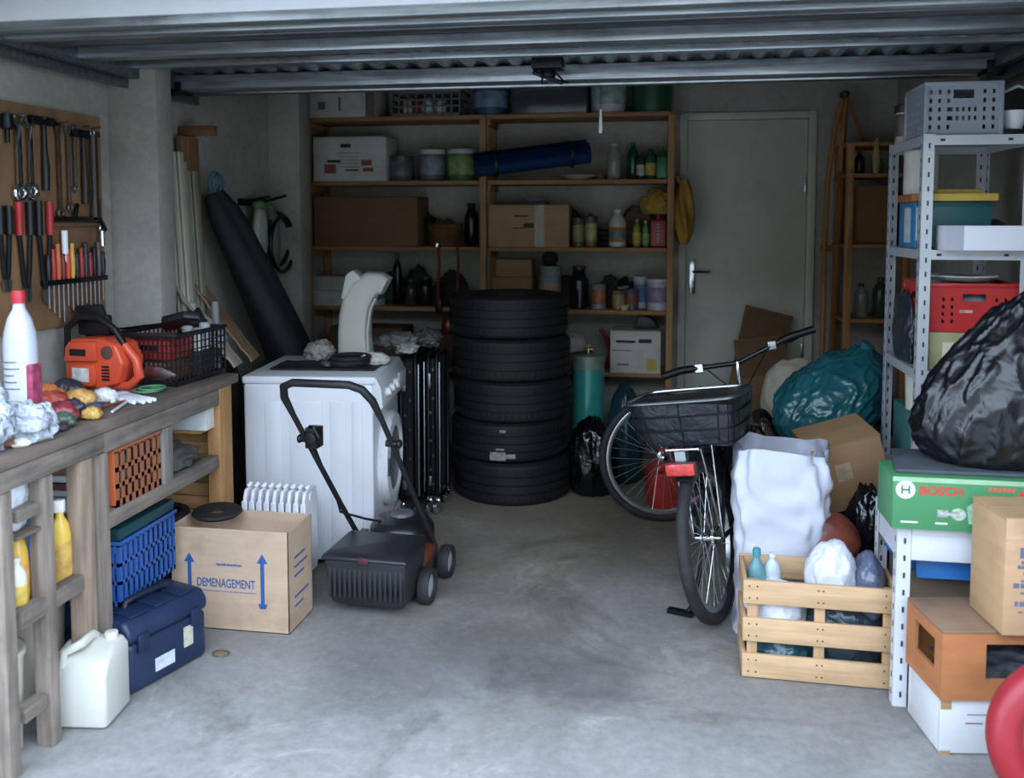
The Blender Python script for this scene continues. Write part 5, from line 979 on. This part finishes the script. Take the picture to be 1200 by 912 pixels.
for i in range(3): B().bx(-hx+.015, hx-.015, -.085+.06*i-.022, -.085+.06*i+.022+.01, .004, .012).build('bottom_slat', PINE, sc_, .001)
b = B()
for x in (-hx+.02, -hx+.045, -.008, .008, hx-.02, hx-.045):
    for z in (.025, .065, .148, .188, .277, .317): b.cyl((x, -hy-.008, z), (x, -hy-.0066, z), .0028, n=8)
b.build('nail_head', DARKMET, sc_, kind='stuff')
for i, (x, y, z, rx, ry, rz, cc, nm_, lb) in enumerate(((.58, 3.11, .225, .085, .08, .125, '#cdced8', 'white_bag', 'bulging white plastic bag on top in the slatted crate'), (.40, 3.10, .10, .1, .075, .115, '#d3d6de', 'white_bag', 'white plastic bag low in the slatted crate'), (.70, 3.11, .20, .055, .08, .12, '#59617a', 'slate_bag', 'slate-blue plastic bag at the end of the slatted crate'), (.62, 3.10, .013, .13, .08, .15, '#2c3b44', 'dark_bag', 'dark blue-green plastic bag at bottom of the slatted crate'), (.41, 3.11, .013, .11, .08, .06, '#2a5560', 'teal_bag', 'teal plastic bag at the very bottom of the slatted crate'))):
    tag(blob(160+i, rx, ry, rz, 5, .12, 2, .05, 4).build(nm_, FILM(cc, .28, 9), None, ang=180), lb, 'bag', (x, y, z))
bottle('teal-capped plastic bottle poking from the slatted crate', (.335, 3.12, .12), .032, .28, '#5d8f96', '#2a8a94', None, 'plastic_bottle')
bottle('grey-white bottle lying high in the slatted crate', (.39, 3.14, .22), .03, .16, '#b4c0c4', '#c9ced0', None, 'plastic_bottle')

# ------------------------------------------------------------------ low metal table and what it carries
SLOT = P('#33363a', .6)
WMET = P('#d3d5da', .4, .1, .05, 5, dirt='#9a8f84', da=.25)
def angle_post(x, y, z0, z1, w2, dx, dy, t, m, pitch=.05, name='post'):
    """slotted angle-iron upright, flanges running dx, dy from the corner"""
    b = B(); b.bx(min(x, x+dx*w2), max(x, x+dx*w2), y-.001, y+.001, z0, z1).bx(x-.001, x+.001, min(y, y+dy*w2), max(y, y+dy*w2), z0, z1)
    o = b.build(name, m, t); k = B(); z = z0+.03
    while z < z1-.03:
        k.bx(x+dx*w2*.45, x+dx*w2*.62, y-.0016*1.2, y+.0016*1.2, z, z+.018); k.bx(x-.0016*1.2, x+.0016*1.2, y+dy*w2*.45, y+dy*w2*.62, z, z+.018)
        z += pitch
    k.build('slot', SLOT, o, kind='stuff')
mtb = T('metal_table', 'low white metal table of slotted angle legs', 'table', (1.05, 3.03, 0))
for x, dx in ((-.315, 1), (.31, -1)):
    for y, dy in ((-.14, 1), (.15, -1)): angle_post(x, y, 0, .585, .04, dx, dy, mtb, WMET, .055, 'leg')
B().bx(-.312, .307, -.138, .148, .57, .583).build('table_top', WMET, mtb, .002)
B().bx(-.274, .27, -.142, -.139, .475, .585).bx(-.274, .27, -.146, -.139, .555, .585).build('front_apron', WMET, mtb, .001)
for x in (-.312, .305): B().bx(x, x+.002, -.1, .11, .475, .57).build('side_apron', WMET, mtb)
gb = T('power_tool_box', 'long green printed tool carton on the white metal table', 'box', (1.03, 2.94, .5865), 0)
GRN = P('#3f8a54', .5, 0, .05, 4); hx, hy, hz = .325, .095, .19
B().bx(-hx, hx, -hy, hy, 0, hz).build('carton_body', GRN, gb, .003)
B().bx(-hx, hx, -hy-.0008, -hy, hz-.018, hz-.001).build('pale_edge', P('#9cc49a', .6), gb)
RT = P('#d8402e', .6, 0, .05); WT = P('#dde6df', .6, 0, .05); DT = P('#3a4f5e', .6, 0, .3, 30)
fy = -hy-.0006
em = B().torus((-.288, fy, .143), .025, .0032, 'y', 36, 8, .1).build('emblem_ring', WT, gb)
B().cyl((-.288, fy+.0004, .143), (-.288, fy-.0003, .143), .024, n=32).build('emblem_disc', P('#cfdcd2', .6), gb)
B().bx(-.298, -.278, fy-.0012, fy-.0004, .14, .146).bx(-.301, -.296, fy-.0012, fy-.0004, .13, .156).bx(-.28, -.275, fy-.0012, fy-.0004, .13, .156).build('emblem_armature', P('#5d7a68', .6), gb)
for k in gb.children:
    if k.name.startswith('emblem'): k.scale = (1, 1, 1.163); k.location.z = -.0233
gb.scale = (1, 1, .86)
text('BOSCH', .042, RT, gb, (-.25, fy, .128), sx=.92, bold=.0022)
strokes(P('#d86a4a', .6), gb, -.055, fy, .149, .075, .018, 3, .008, .014, .003, 'printed_line', .005); strokes(RT, gb, .03, fy, .137, .075, .024, 4, .009, .016, .003, 'printed_line', .005); text('MAS', .04, P('#e3e3d2', .6), gb, (.125, fy, .13), sx=1.0)
B().bx(-.195, -.165, fy-.0006, fy, .05, .075).cyl((-.135, fy-.0006, .062), (-.135, fy, .062), .022, n=20).bx(-.17, -.14, fy-.0005, fy, .056, .068).build('printed_picture', P('#a9b3ab', .6, 0, .5, 90), gb)
B().prism([(-.105, .03), (-.112, .09), (-.09, .11), (.0, .115), (.01, .03)], 'y', fy-.0006, fy).build('printed_picture', P('#9cc0a4', .6, 0, .3, 50), gb)
B().bx(-.06, -.045, fy-.0012, fy-.0006, .032, .1).bx(-.04, .0, fy-.0012, fy-.0006, .04, .085).build('printed_picture', DT, gb)
B().bx(-.3, -.25, fy-.0006, fy, .024, .03).bx(-.2, -.165, fy-.0006, fy, .024, .03).bx(-.02, .09, fy-.0006, fy, .112, .117).bx(.1, .13, fy-.0006, fy, .114, .121).build('printed_line', WT, gb)
tag(B().prism([(-.33, -.1), (.3, -.1), (.3, .17), (-.28, .17)], 'z', 0, .012).build('flat_board', P('#4a5058', .6, 0, .2), None, .003), 'dark grey flat board lying on the green tool carton', 'board', (1.05, 2.98, .751))
gbg = T('rubbish_bag', 'big bulging black rubbish bag on the green tool carton', 'bag', (1.085, 3.02, .764))
def gsh(p):
    z = p.z; k = 1-.52*max(0, min(1, (z-.10)/.42)); return Vector((p.x*k+.10*max(0, z-.12), p.y*k, z))
blob(170, .30, .17, .30, 6, .08, 2, .075, 4, True, gsh).build('bag_film', FILM('#0e0f13', .33, 5), gbg, ang=180)
tag(blob(171, .14, .09, .10, 5, .2, 2, .15).build('blue_bag', FILM('#1663a8', .25, 7), None, ang=180), 'bright blue plastic bag under the white metal table', 'bag', (.90, 3.06, .40))
carton('pale carton under the blue bag beneath the metal table', (.95, 3.09, 0), 0, .34, .16, .40, '#6a5a48')
t = T('blue_packet', 'blue printed packet leaning below the apron of metal table', 'packet', (.89, 2.945, .40), (-.12, 0, 0))
B().bx(-.085, .085, -.012, .012, 0, .12).build('packet_body', P('#1c6cb4', .35, 0, .08), t, .004); B().bx(-.04, .02, -.0135, -.012, .055, .09).build('packet_label', P('#a9bfd0', .5, 0, .3, 40), t)

wc = T('white_crate', 'white painted wooden crate on the floor, lowest of the stack', 'crate', (.984, 2.775, 0), .14)
WP = P('#cfd0d2', .6, 0, .06, 5, .15, 40, dirt='#8f7c68', da=.35); hx, hy = .2, .11
B().bx(-hx, hx, -hy, -hy+.014, .004, .165).build('side_board', WP, wc, .002); B().bx(-hx, hx, hy-.014, hy, .004, .165).build('side_board', WP, wc, .002)
B().bx(-hx, -hx+.014, -hy+.0145, hy-.0145, .004, .165).build('end_board', WP, wc, .002); B().bx(hx-.014, hx, -hy+.0145, hy-.0145, .004, .165).build('end_board', WP, wc, .002)
B().bx(-hx+.014, hx-.014, -hy+.014, hy-.014, .0, .012).build('bottom_board', WP, wc)
for x in (-hx+.027, hx-.027):
    for y in (-hy+.0265, hy-.0265): B().bx(x-.012, x+.012, y-.012, y+.012, .012, .166).build('corner_post', W('#b99a72', 'z'), wc, .002)
B().bx(-hx, -hx+.03, -hy-.001, -hy, .135, .165).bx(-hx, -hx+.03, -hy-.001, -hy, -.0, .012).build('bare_wood_patch', W('#b08a5a', 'x'), wc); B().bx(-.125, -.07, -hy-.0008, -hy, .118, .121).bx(-.13, -.08, -hy-.0008, -hy, .092, .096).build('stamped_line', P('#8a6a7a', .7), wc)
oc = T('orange_crate', 'orange-brown plywood crate with hand holes on the white crate', 'crate', (.975, 2.77, .167), .16)
OW = P('#b5703a', .6, 0, .14, 5, .15, 30, (1, 1, 3), '#7a4626', .35, 7); hx, hy, hz = .2, .115, .195
def holed(sx, z0, z1, a0, a1): return ((-sx, sx, 0, z0), (-sx, sx, z1, hz), (-sx, a0, z0, z1), (a1, sx, z0, z1))
b = B()
for a, e, z0, z1 in holed(hx, .06, .165, -.075, .12): b.bx(a, e, -hy, -hy+.012, z0, z1)
b.build('front_panel', OW, oc)
b = B()
for a, e, z0, z1 in holed(hx, .06, .165, -.09, .09): b.bx(a, e, hy-.012, hy, z0, z1)
b.build('back_panel', OW, oc)
for x in (-hx, hx-.012):
    b = B()
    for a, e, z0, z1 in holed(hy-.012, .07, .16, -.07, .06): b.bx(x, x+.012, a, e, z0, z1)
    b.build('end_panel', OW, oc)
B().bx(-hx+.012, hx-.012, -hy+.012, hy-.012, .0, .012).build('crate_floor', OW, oc)
B().bx(-hx, hx, -hy, hy, hz+.0005, hz+.009).build('lid_board', P('#8a6a50', .7, 0, .2, 5, .15, 30), oc, .001)
tag(blob(175, .16, .085, .075, 5, .3, 3, .15, 5).build('dark_cloth', P('#23272c', .7, 0, .4, 14), None, ang=180), 'dark bundle seen through the hand holes of the orange crate', 'cloth', (.995, 2.76, .18))
sc2 = carton('tall brown printed carton on top of the orange crate', (1.10, 2.735, .373), .12, .33, .2, .335, '#bd9468')
B().bx(-.165, .165, -.1012, -.1, .275, .335).build('upper_flap_panel', CARD('#c9a278'), sc2)
BT = P('#5d6a86', .8, 0, .1); 
strokes(BT, sc2, -.125, -.1, .222, .26, .032, 6, .010, .02, .004)
for k, (x, z, ln, h) in enumerate(((-.12, .205, .23, .010), (-.13, .196, .25, .006), (-.13, .192, .09, .006), (-.115, .175, .22, .008), (-.12, .155, .24, .006), (-.14, .137, .27, .014), (-.12, .12, .22, .006), (-.09, .102, .2, .012), (-.135, .085, .26, .014), (-.125, .066, .24, .005))):
    b = B(); xx = x
    random.seed(k)
    while xx < x+ln: w2 = random.uniform(.006, .022); b.bx(xx, min(xx+w2, .16), -.1006, -.1, z, z+h); xx += w2+.004
    b.build('printed_line', BT, sc2)
rw = T('red_wheel', 'small red-tyred wheel with grey hub standing on the floor', 'wheel', (1.05, 2.36, .0), (-.12, .0, .0))
B().torus((0, 0, .215), .17, .045, 'y', 56, 16).build('wheel_tyre', P('#98101f', .42, 0, .08, 7, .08, 40, dirt='#b04650', da=.2), rw)
B().lathe([(0, -.02), (.05, -.03), (.06, -.012), (.135, -.016), (.138, .016), (.06, .012), (.05, .03), (0, .02)], (0, 0, .215), 36, 'y').build('wheel_disc', P('#8f98a0', .45, .1, .15), rw)
B().cyl((0, -.05, .215), (0, .05, .215), .016).build('axle', DARKMET, rw)

# ------------------------------------------------------------------ metal rack
rk_ = T('metal_rack', 'galvanised slotted-angle metal rack standing behind the black rubbish bag', 'rack', (1.08, 3.59, 0))
RKM = P('#c2c6c9', .42, .35, .1, 10, dirt='#7a746c', da=.25)
for x, dx in ((-.182, 1), (.182, -1)):
    for y, dy in ((-.24, 1), (.24, -1)): angle_post(x, y, 0, 1.83, .036, dx, dy, rk_, RKM, .05)
RL = [1.825, 1.425, .995, .57, .14]
for z in RL:
    B().bx(-.18, .18, -.238, .238, z-.006, z).build('shelf_sheet', RKM, rk_)
    b = B(); b.bx(-.18, .18, -.2405, -.238, z-.034, z).bx(-.18, .18, .238, .2405, z-.034, z).bx(-.1825, -.18, -.238, .238, z-.034, z).bx(.18, .1825, -.238, .238, z-.034, z).build('shelf_edge', RKM, rk_)
    k = B()
    for x in (-.12, .1): k.bx(x-.008, x+.008, -.2415, -.2405, z-.021, z-.012)
    k.build('bolt', SLOT, rk_)
RY = [z+.001 for z in RL]
moulded_crate('translucent grey plastic basket on top of the metal rack', (1.03, 3.50, RY[0]), 0, .25, .26, .185, P('#aab0bc', .35, 0, .05, 6, trans=.35), 'storage_basket', 25, 11, lambda i, j: (9 <= i <= 15 and j in (8, 9)) or (i % 3 == 1 and j % 2 == 1 and (i < 8 or i > 16)) or (8 <= i <= 16 and i % 2 == 0 and j in (3, 5)), 25, lambda i, j: i % 3 == 1 and j % 2 == 1)
for i, (x, cc, nm_) in enumerate(((.97, '#8a8478', 'beige'), (1.04, '#b4b2ac', 'white'), (1.10, '#7a6a58', 'brown'))):
    tag(blob(180+i, .035, .09, .075, 4, .25, 3, .15).build('packet', FILM(cc, .4, 12), None, ang=180), f'{nm_} packet inside the basket on the metal rack', 'packet', (x, 3.5, RY[0]+.008))
kt = T('coffee_maker', 'dark coffee machine with a white jug on the metal rack', 'coffee machine', (1.21, 3.47, RY[0]))
B().bx(-.045, .05, -.02, .09, 0, .17).bx(-.045, .05, -.09, .0, 0, .02).build('machine_body', BLACK, kt, .008)
B().tube([(-.04, -.075, .15), (.0, -.08, .168), (.045, -.075, .155), (.05, -.075, .08)], .006).build('machine_arm', P('#9aa0a6', .4), kt)
B().lathe([(0, .022), (.028, .022), (.042, .075), (.044, .085), (.040, .085), (.027, .028), (0, .028)], (0, -.05, 0), 24).tube([(-.04, -.05, .07), (-.065, -.05, .06), (-.06, -.05, .035), (-.035, -.05, .035)], .006).build('white_jug', P('#d3d5d8', .35), kt)
tin('brown-white jar at the back corner of the metal rack top', (.935, 3.755, RY[0]), .035, .15, '#a9a49c', '#1c1c1e', '#5a4a3c', 'glass_jar', 'jar')
tag(B().lathe([(0, 0), (.062, 0), (.062, .37), (.02, .37), (.02, .36), (0, .36)], n=28).build('paper_roll', P('#c7c4b2', .7)), 'tall cream paper roll standing on the second rack shelf', 'roll', (.985, 3.70, RY[1]))
tl = T('teal_box', 'teal plastic storage box on the second shelf of the rack', 'box', (1.03, 3.50, RY[1]))
B().bx(-.11, .12, -.09, .10, 0, .165).build('box_body', P('#12565a', .4, 0, .15, 6), tl, .008); B().bx(-.115, .125, -.095, .105, .155, .17).build('box_rim', P('#0d4a50', .4), tl, .002)
bp_ = T('blue_packet', 'blue and white packet standing beside the rack corner post', 'packet', (.925, 3.60, RY[1]))
B().bx(-.014, .014, -.12, .1, 0, .17).build('packet_body', P('#2a7fb0', .5), bp_, .003); B().bx(-.0155, -.014, -.06, .02, .02, .15).bx(-.01, .012, -.1215, -.12, .03, .15).build('packet_label', P('#c4ccd0', .5, 0, .2, 30), bp_)
yt = tag(B().bx(-.115, .115, -.11, .10, 0, .028).bx(-.06, .09, -.02, .09, .028, .045).build('yellow_tray', P('#b99a1c', .5, 0, .1), None, .005), 'yellow plastic tray on top of the teal box', 'tray', (1.045, 3.49, RY[1]+.171))
tag(B().bx(-.02, .02, -.1, .1, 0, .03).build('orange_case', P('#a8642a', .5, 0, .3, 20), None, .005), 'small orange case on the blue and white packet', 'case', (.922, 3.60, RY[1]+.171))
tag(blob(185, .06, .05, .06, 4, .2).build('dark_bag', FILM('#1d2626', .3, 9), None, ang=180), 'dark plastic bag beside the teal box on the rack', 'bag', (1.205, 3.54, RY[1]))
wbx = T('white_carton', 'flat white carton jutting over the front of the second rack shelf', 'box', (1.115, 3.315, RY[1]))
B().bx(-.155, .155, -.03, .085, 0, .085).build('carton_body', P('#dfdfe6', .6, 0, .02), wbx, .002); B().bx(-.155, -.095, -.0308, -.03, .0, .085).build('grey_panel', P('#aeb0b8', .6, 0, .03), wbx)
rcx = moulded_crate('red plastic crate stacked on the third rack shelf', (1.09, 3.52, RY[2]+.135), 0, .33, .26, .175, P('#c2221f', .4, 0, .08, 6), 'red_crate', 33, 12, lambda i, j: (i in (6, 9) and j in (2, 4, 6, 8)) or (13 <= i <= 20 and j in (8, 9)) or (i in (24, 27) and j in (2, 4, 6, 8)), 26, lambda i, j: (i % 3 == 1 and j in (2, 4, 6)) or (9 <= i <= 16 and j in (8, 9)))
B().bx(-.045, .0, -.1315, -.13, .07, .08).build('pale_print', P('#c99a94', .6, 0, .4, 60), rcx)
tag(B().lathe([(0, 0), (.09, .0), (.125, .016), (.12, .02), (.09, .008), (0, .006)], n=36).build('white_plate', P('#c9cac8', .35)), 'white plate laid on top of the red crate', 'plate', (1.08, 3.5, RY[2]+.315))
tag(blob(187, .14, .1, .11, 4, .2).build('grey_cloth', P('#7d7f80', .8, 0, .15), None, ang=180), 'grey cloth filling the red crate beneath the plate', 'cloth', (1.09, 3.53, RY[2]+.143))
yb2 = T('yellow_box', 'yellowish-green box beneath the red crate on the rack', 'box', (1.07, 3.50, RY[2]))
B().bx(-.125, .16, -.12, .12, 0, .134).build('box_body', P('#9c9866', .6, 0, .1), yb2, .003); B().bx(-.08, .03, -.1215, -.12, .0, .1).build('paper_label', P('#d0c9a8', .7, 0, .05), yb2); B().bx(-.01, .08, -.1212, -.12, .108, .126).build('dark_slot', BLACK, yb2); text('1kg', .032, P('#7d8a6a', .7), yb2, (-.05, -.122, .055))
tag(blob(188, .022, .13, .15, 4, .25, 2, .2).build('dark_bag', FILM('#2a2f38', .3, 10), None, ang=180), 'dark bag squeezed against the side of the red crate', 'bag', (.92, 3.62, RY[2]))
for i, (z, cc, sx, nm_, lb) in enumerate(((RY[3], '#2b6d66', .3, 'teal_carton', 'teal printed carton on the fourth rack shelf'), (RY[4], '#3d4a4a', .3, 'grey_carton', 'grey-green carton on the lowest rack shelf'))):
    carton(lb, (1.08, 3.6, z), 0, sx, .36, .24, cc, nm_)
tag(B().lathe([(0, 0), (.05, 0), (.055, .14), (.05, .142), (0, .142)], n=24).build('white_pot', P('#c3c1b2', .5)), 'cream pot on the teal carton in the rack', 'pot', (.975, 3.58, RY[3]+.241))
tag(B().bx(-.1, .1, -.05, .05, 0, .03).build('red_packet', P('#7a2430', .5, 0, .4, 20), None, .004), 'dark red packet in front of the cream pot on the rack', 'packet', (1.06, 3.46, RY[3]+.241))

# ------------------------------------------------------------------ wooden rack and easel in the back right corner
OWD = W('#a5702f', 'z', .65, .25, '#4d331c', .4); OWX = W('#a06c34', 'x', .65, .25, '#4d331c', .4)
wr = T('wooden_rack', 'dark wooden rack of boards in the corner beyond the door', 'shelves', (1.24, 5.68, 0))
for x in (-.165, .155):
    for y in (-.17, .17): B().bx(x-.02, x+.02, y-.02, y+.02, 0, 1.98).build('post', OWD, wr, .003)
for z in (1.98, 1.80, 1.39, .95, .45): B().bx(-.19, .175, -.192, .192, z-.022+.001*(z > 1.9), z+.001*(z > 1.9)).build('shelf_board', OWX, wr, .002)
B().bx(-.187, -.145, -.2, -.191, .42, 1.80).bx(-.187, -.145, -.2, -.191, 1.83, 1.97).build('face_batten', W('#b07a3a', 'z'), wr, .002)
carton('brown wooden-looking carton on the middle board of the wooden rack', (1.21, 5.68, 1.391), 0, .22, .28, .34, '#7d552c')
for i, (x, z, h, r, cc, lb) in enumerate(((1.15, 1.801, .13, .028, '#2e2a26', 'dark bottle under the top board of the wooden rack'), (1.25, 1.801, .11, .035, '#6b6a5c', 'olive jar under the top board of the wooden rack'), (1.33, 1.391, .16, .03, '#39424d', 'slate bottle beside the carton in the wooden rack'), (1.18, .951, .2, .04, '#7a8076', 'grey-green bottle on the lower board of the wooden rack'), (1.29, .951, .24, .045, '#33402f', 'dark green bottle on the lower board of the wooden rack'))):
    bottle(lb, (x, 5.62, z), r, h, cc, '#2a2a2a', None)
tag(B().prism([(-.012, 0), (.012, 0), (.02, .08), (.008, .2), (-.008, .2), (-.02, .08)], 'y', -.008, .008).build('wooden_spatula', P('#a08a4a', .6), None, .003), 'yellowish brush hanging before the top board of the wooden rack', 'brush', (1.21, 5.47, 1.80))
es = T('folding_easel', 'tall wooden A-frame of curved slats leaning beside the wooden rack', 'easel', (1.03, 5.62, 0))
B().tube([(-.075, -.06, 0), (-.075, -.06, 1.4), (-.065, -.04, 1.75), (-.02, .0, 2.1), (.03, .04, 2.28)], .016, 8).build('curved_leg', OWD, es)
B().bar((-.0, .2, 0), (.045, .06, 2.27), .03, .018).build('straight_leg', OWD, es, .002)
B().bar((.01, -.0, 1.82), (.04, .05, 2.3), .03, .016).build('straight_leg', OWD, es, .002)
B().bar((.05, .06, 2.3), (.16, .1, 2.0), .022, .014).build('brace', OWD, es, .002)
B().bx(-.085, .01, .02, .035, 1.34, 1.38).build('cross_bar', OWX, es, .002)
B().cyl((.02, .01, 2.27), (.05, .07, 2.285), .022).build('hinge', DARKMET, es, .002)
tag(blob(190, .12, .14, .30, 5, .2, 2, .12).build('green_net', P('#27402f', .7, 0, .5, 20), None, ang=180), 'dark green bundle at the foot of the wooden rack', 'bundle', (1.18, 5.30, .0))
tag(blob(191, .12, .12, .33, 5, .2, 2, .12).build('dark_sack', P('#2c2a24', .8, 0, .4, 12), None, ang=180), 'dark olive sack between the heap and the metal rack', 'sack', (1.16, 4.35, 0))
tag(blob(192, .10, .10, .3, 5, .2, 2, .12).build('blue_sack', P('#2a3c46', .7, 0, .3, 12), None, ang=180), 'blue-grey sack behind the metal rack', 'sack', (1.2, 4.7, 0))
tag(B().bx(-.02, .0, -.12, .12, 0, .5).build('wall_panel', P('#9c9788', .7, 0, .1), None, .003), 'pale flat panel hanging on the right wall above the rack', 'panel', (XR-.001, 4.55, 1.85))
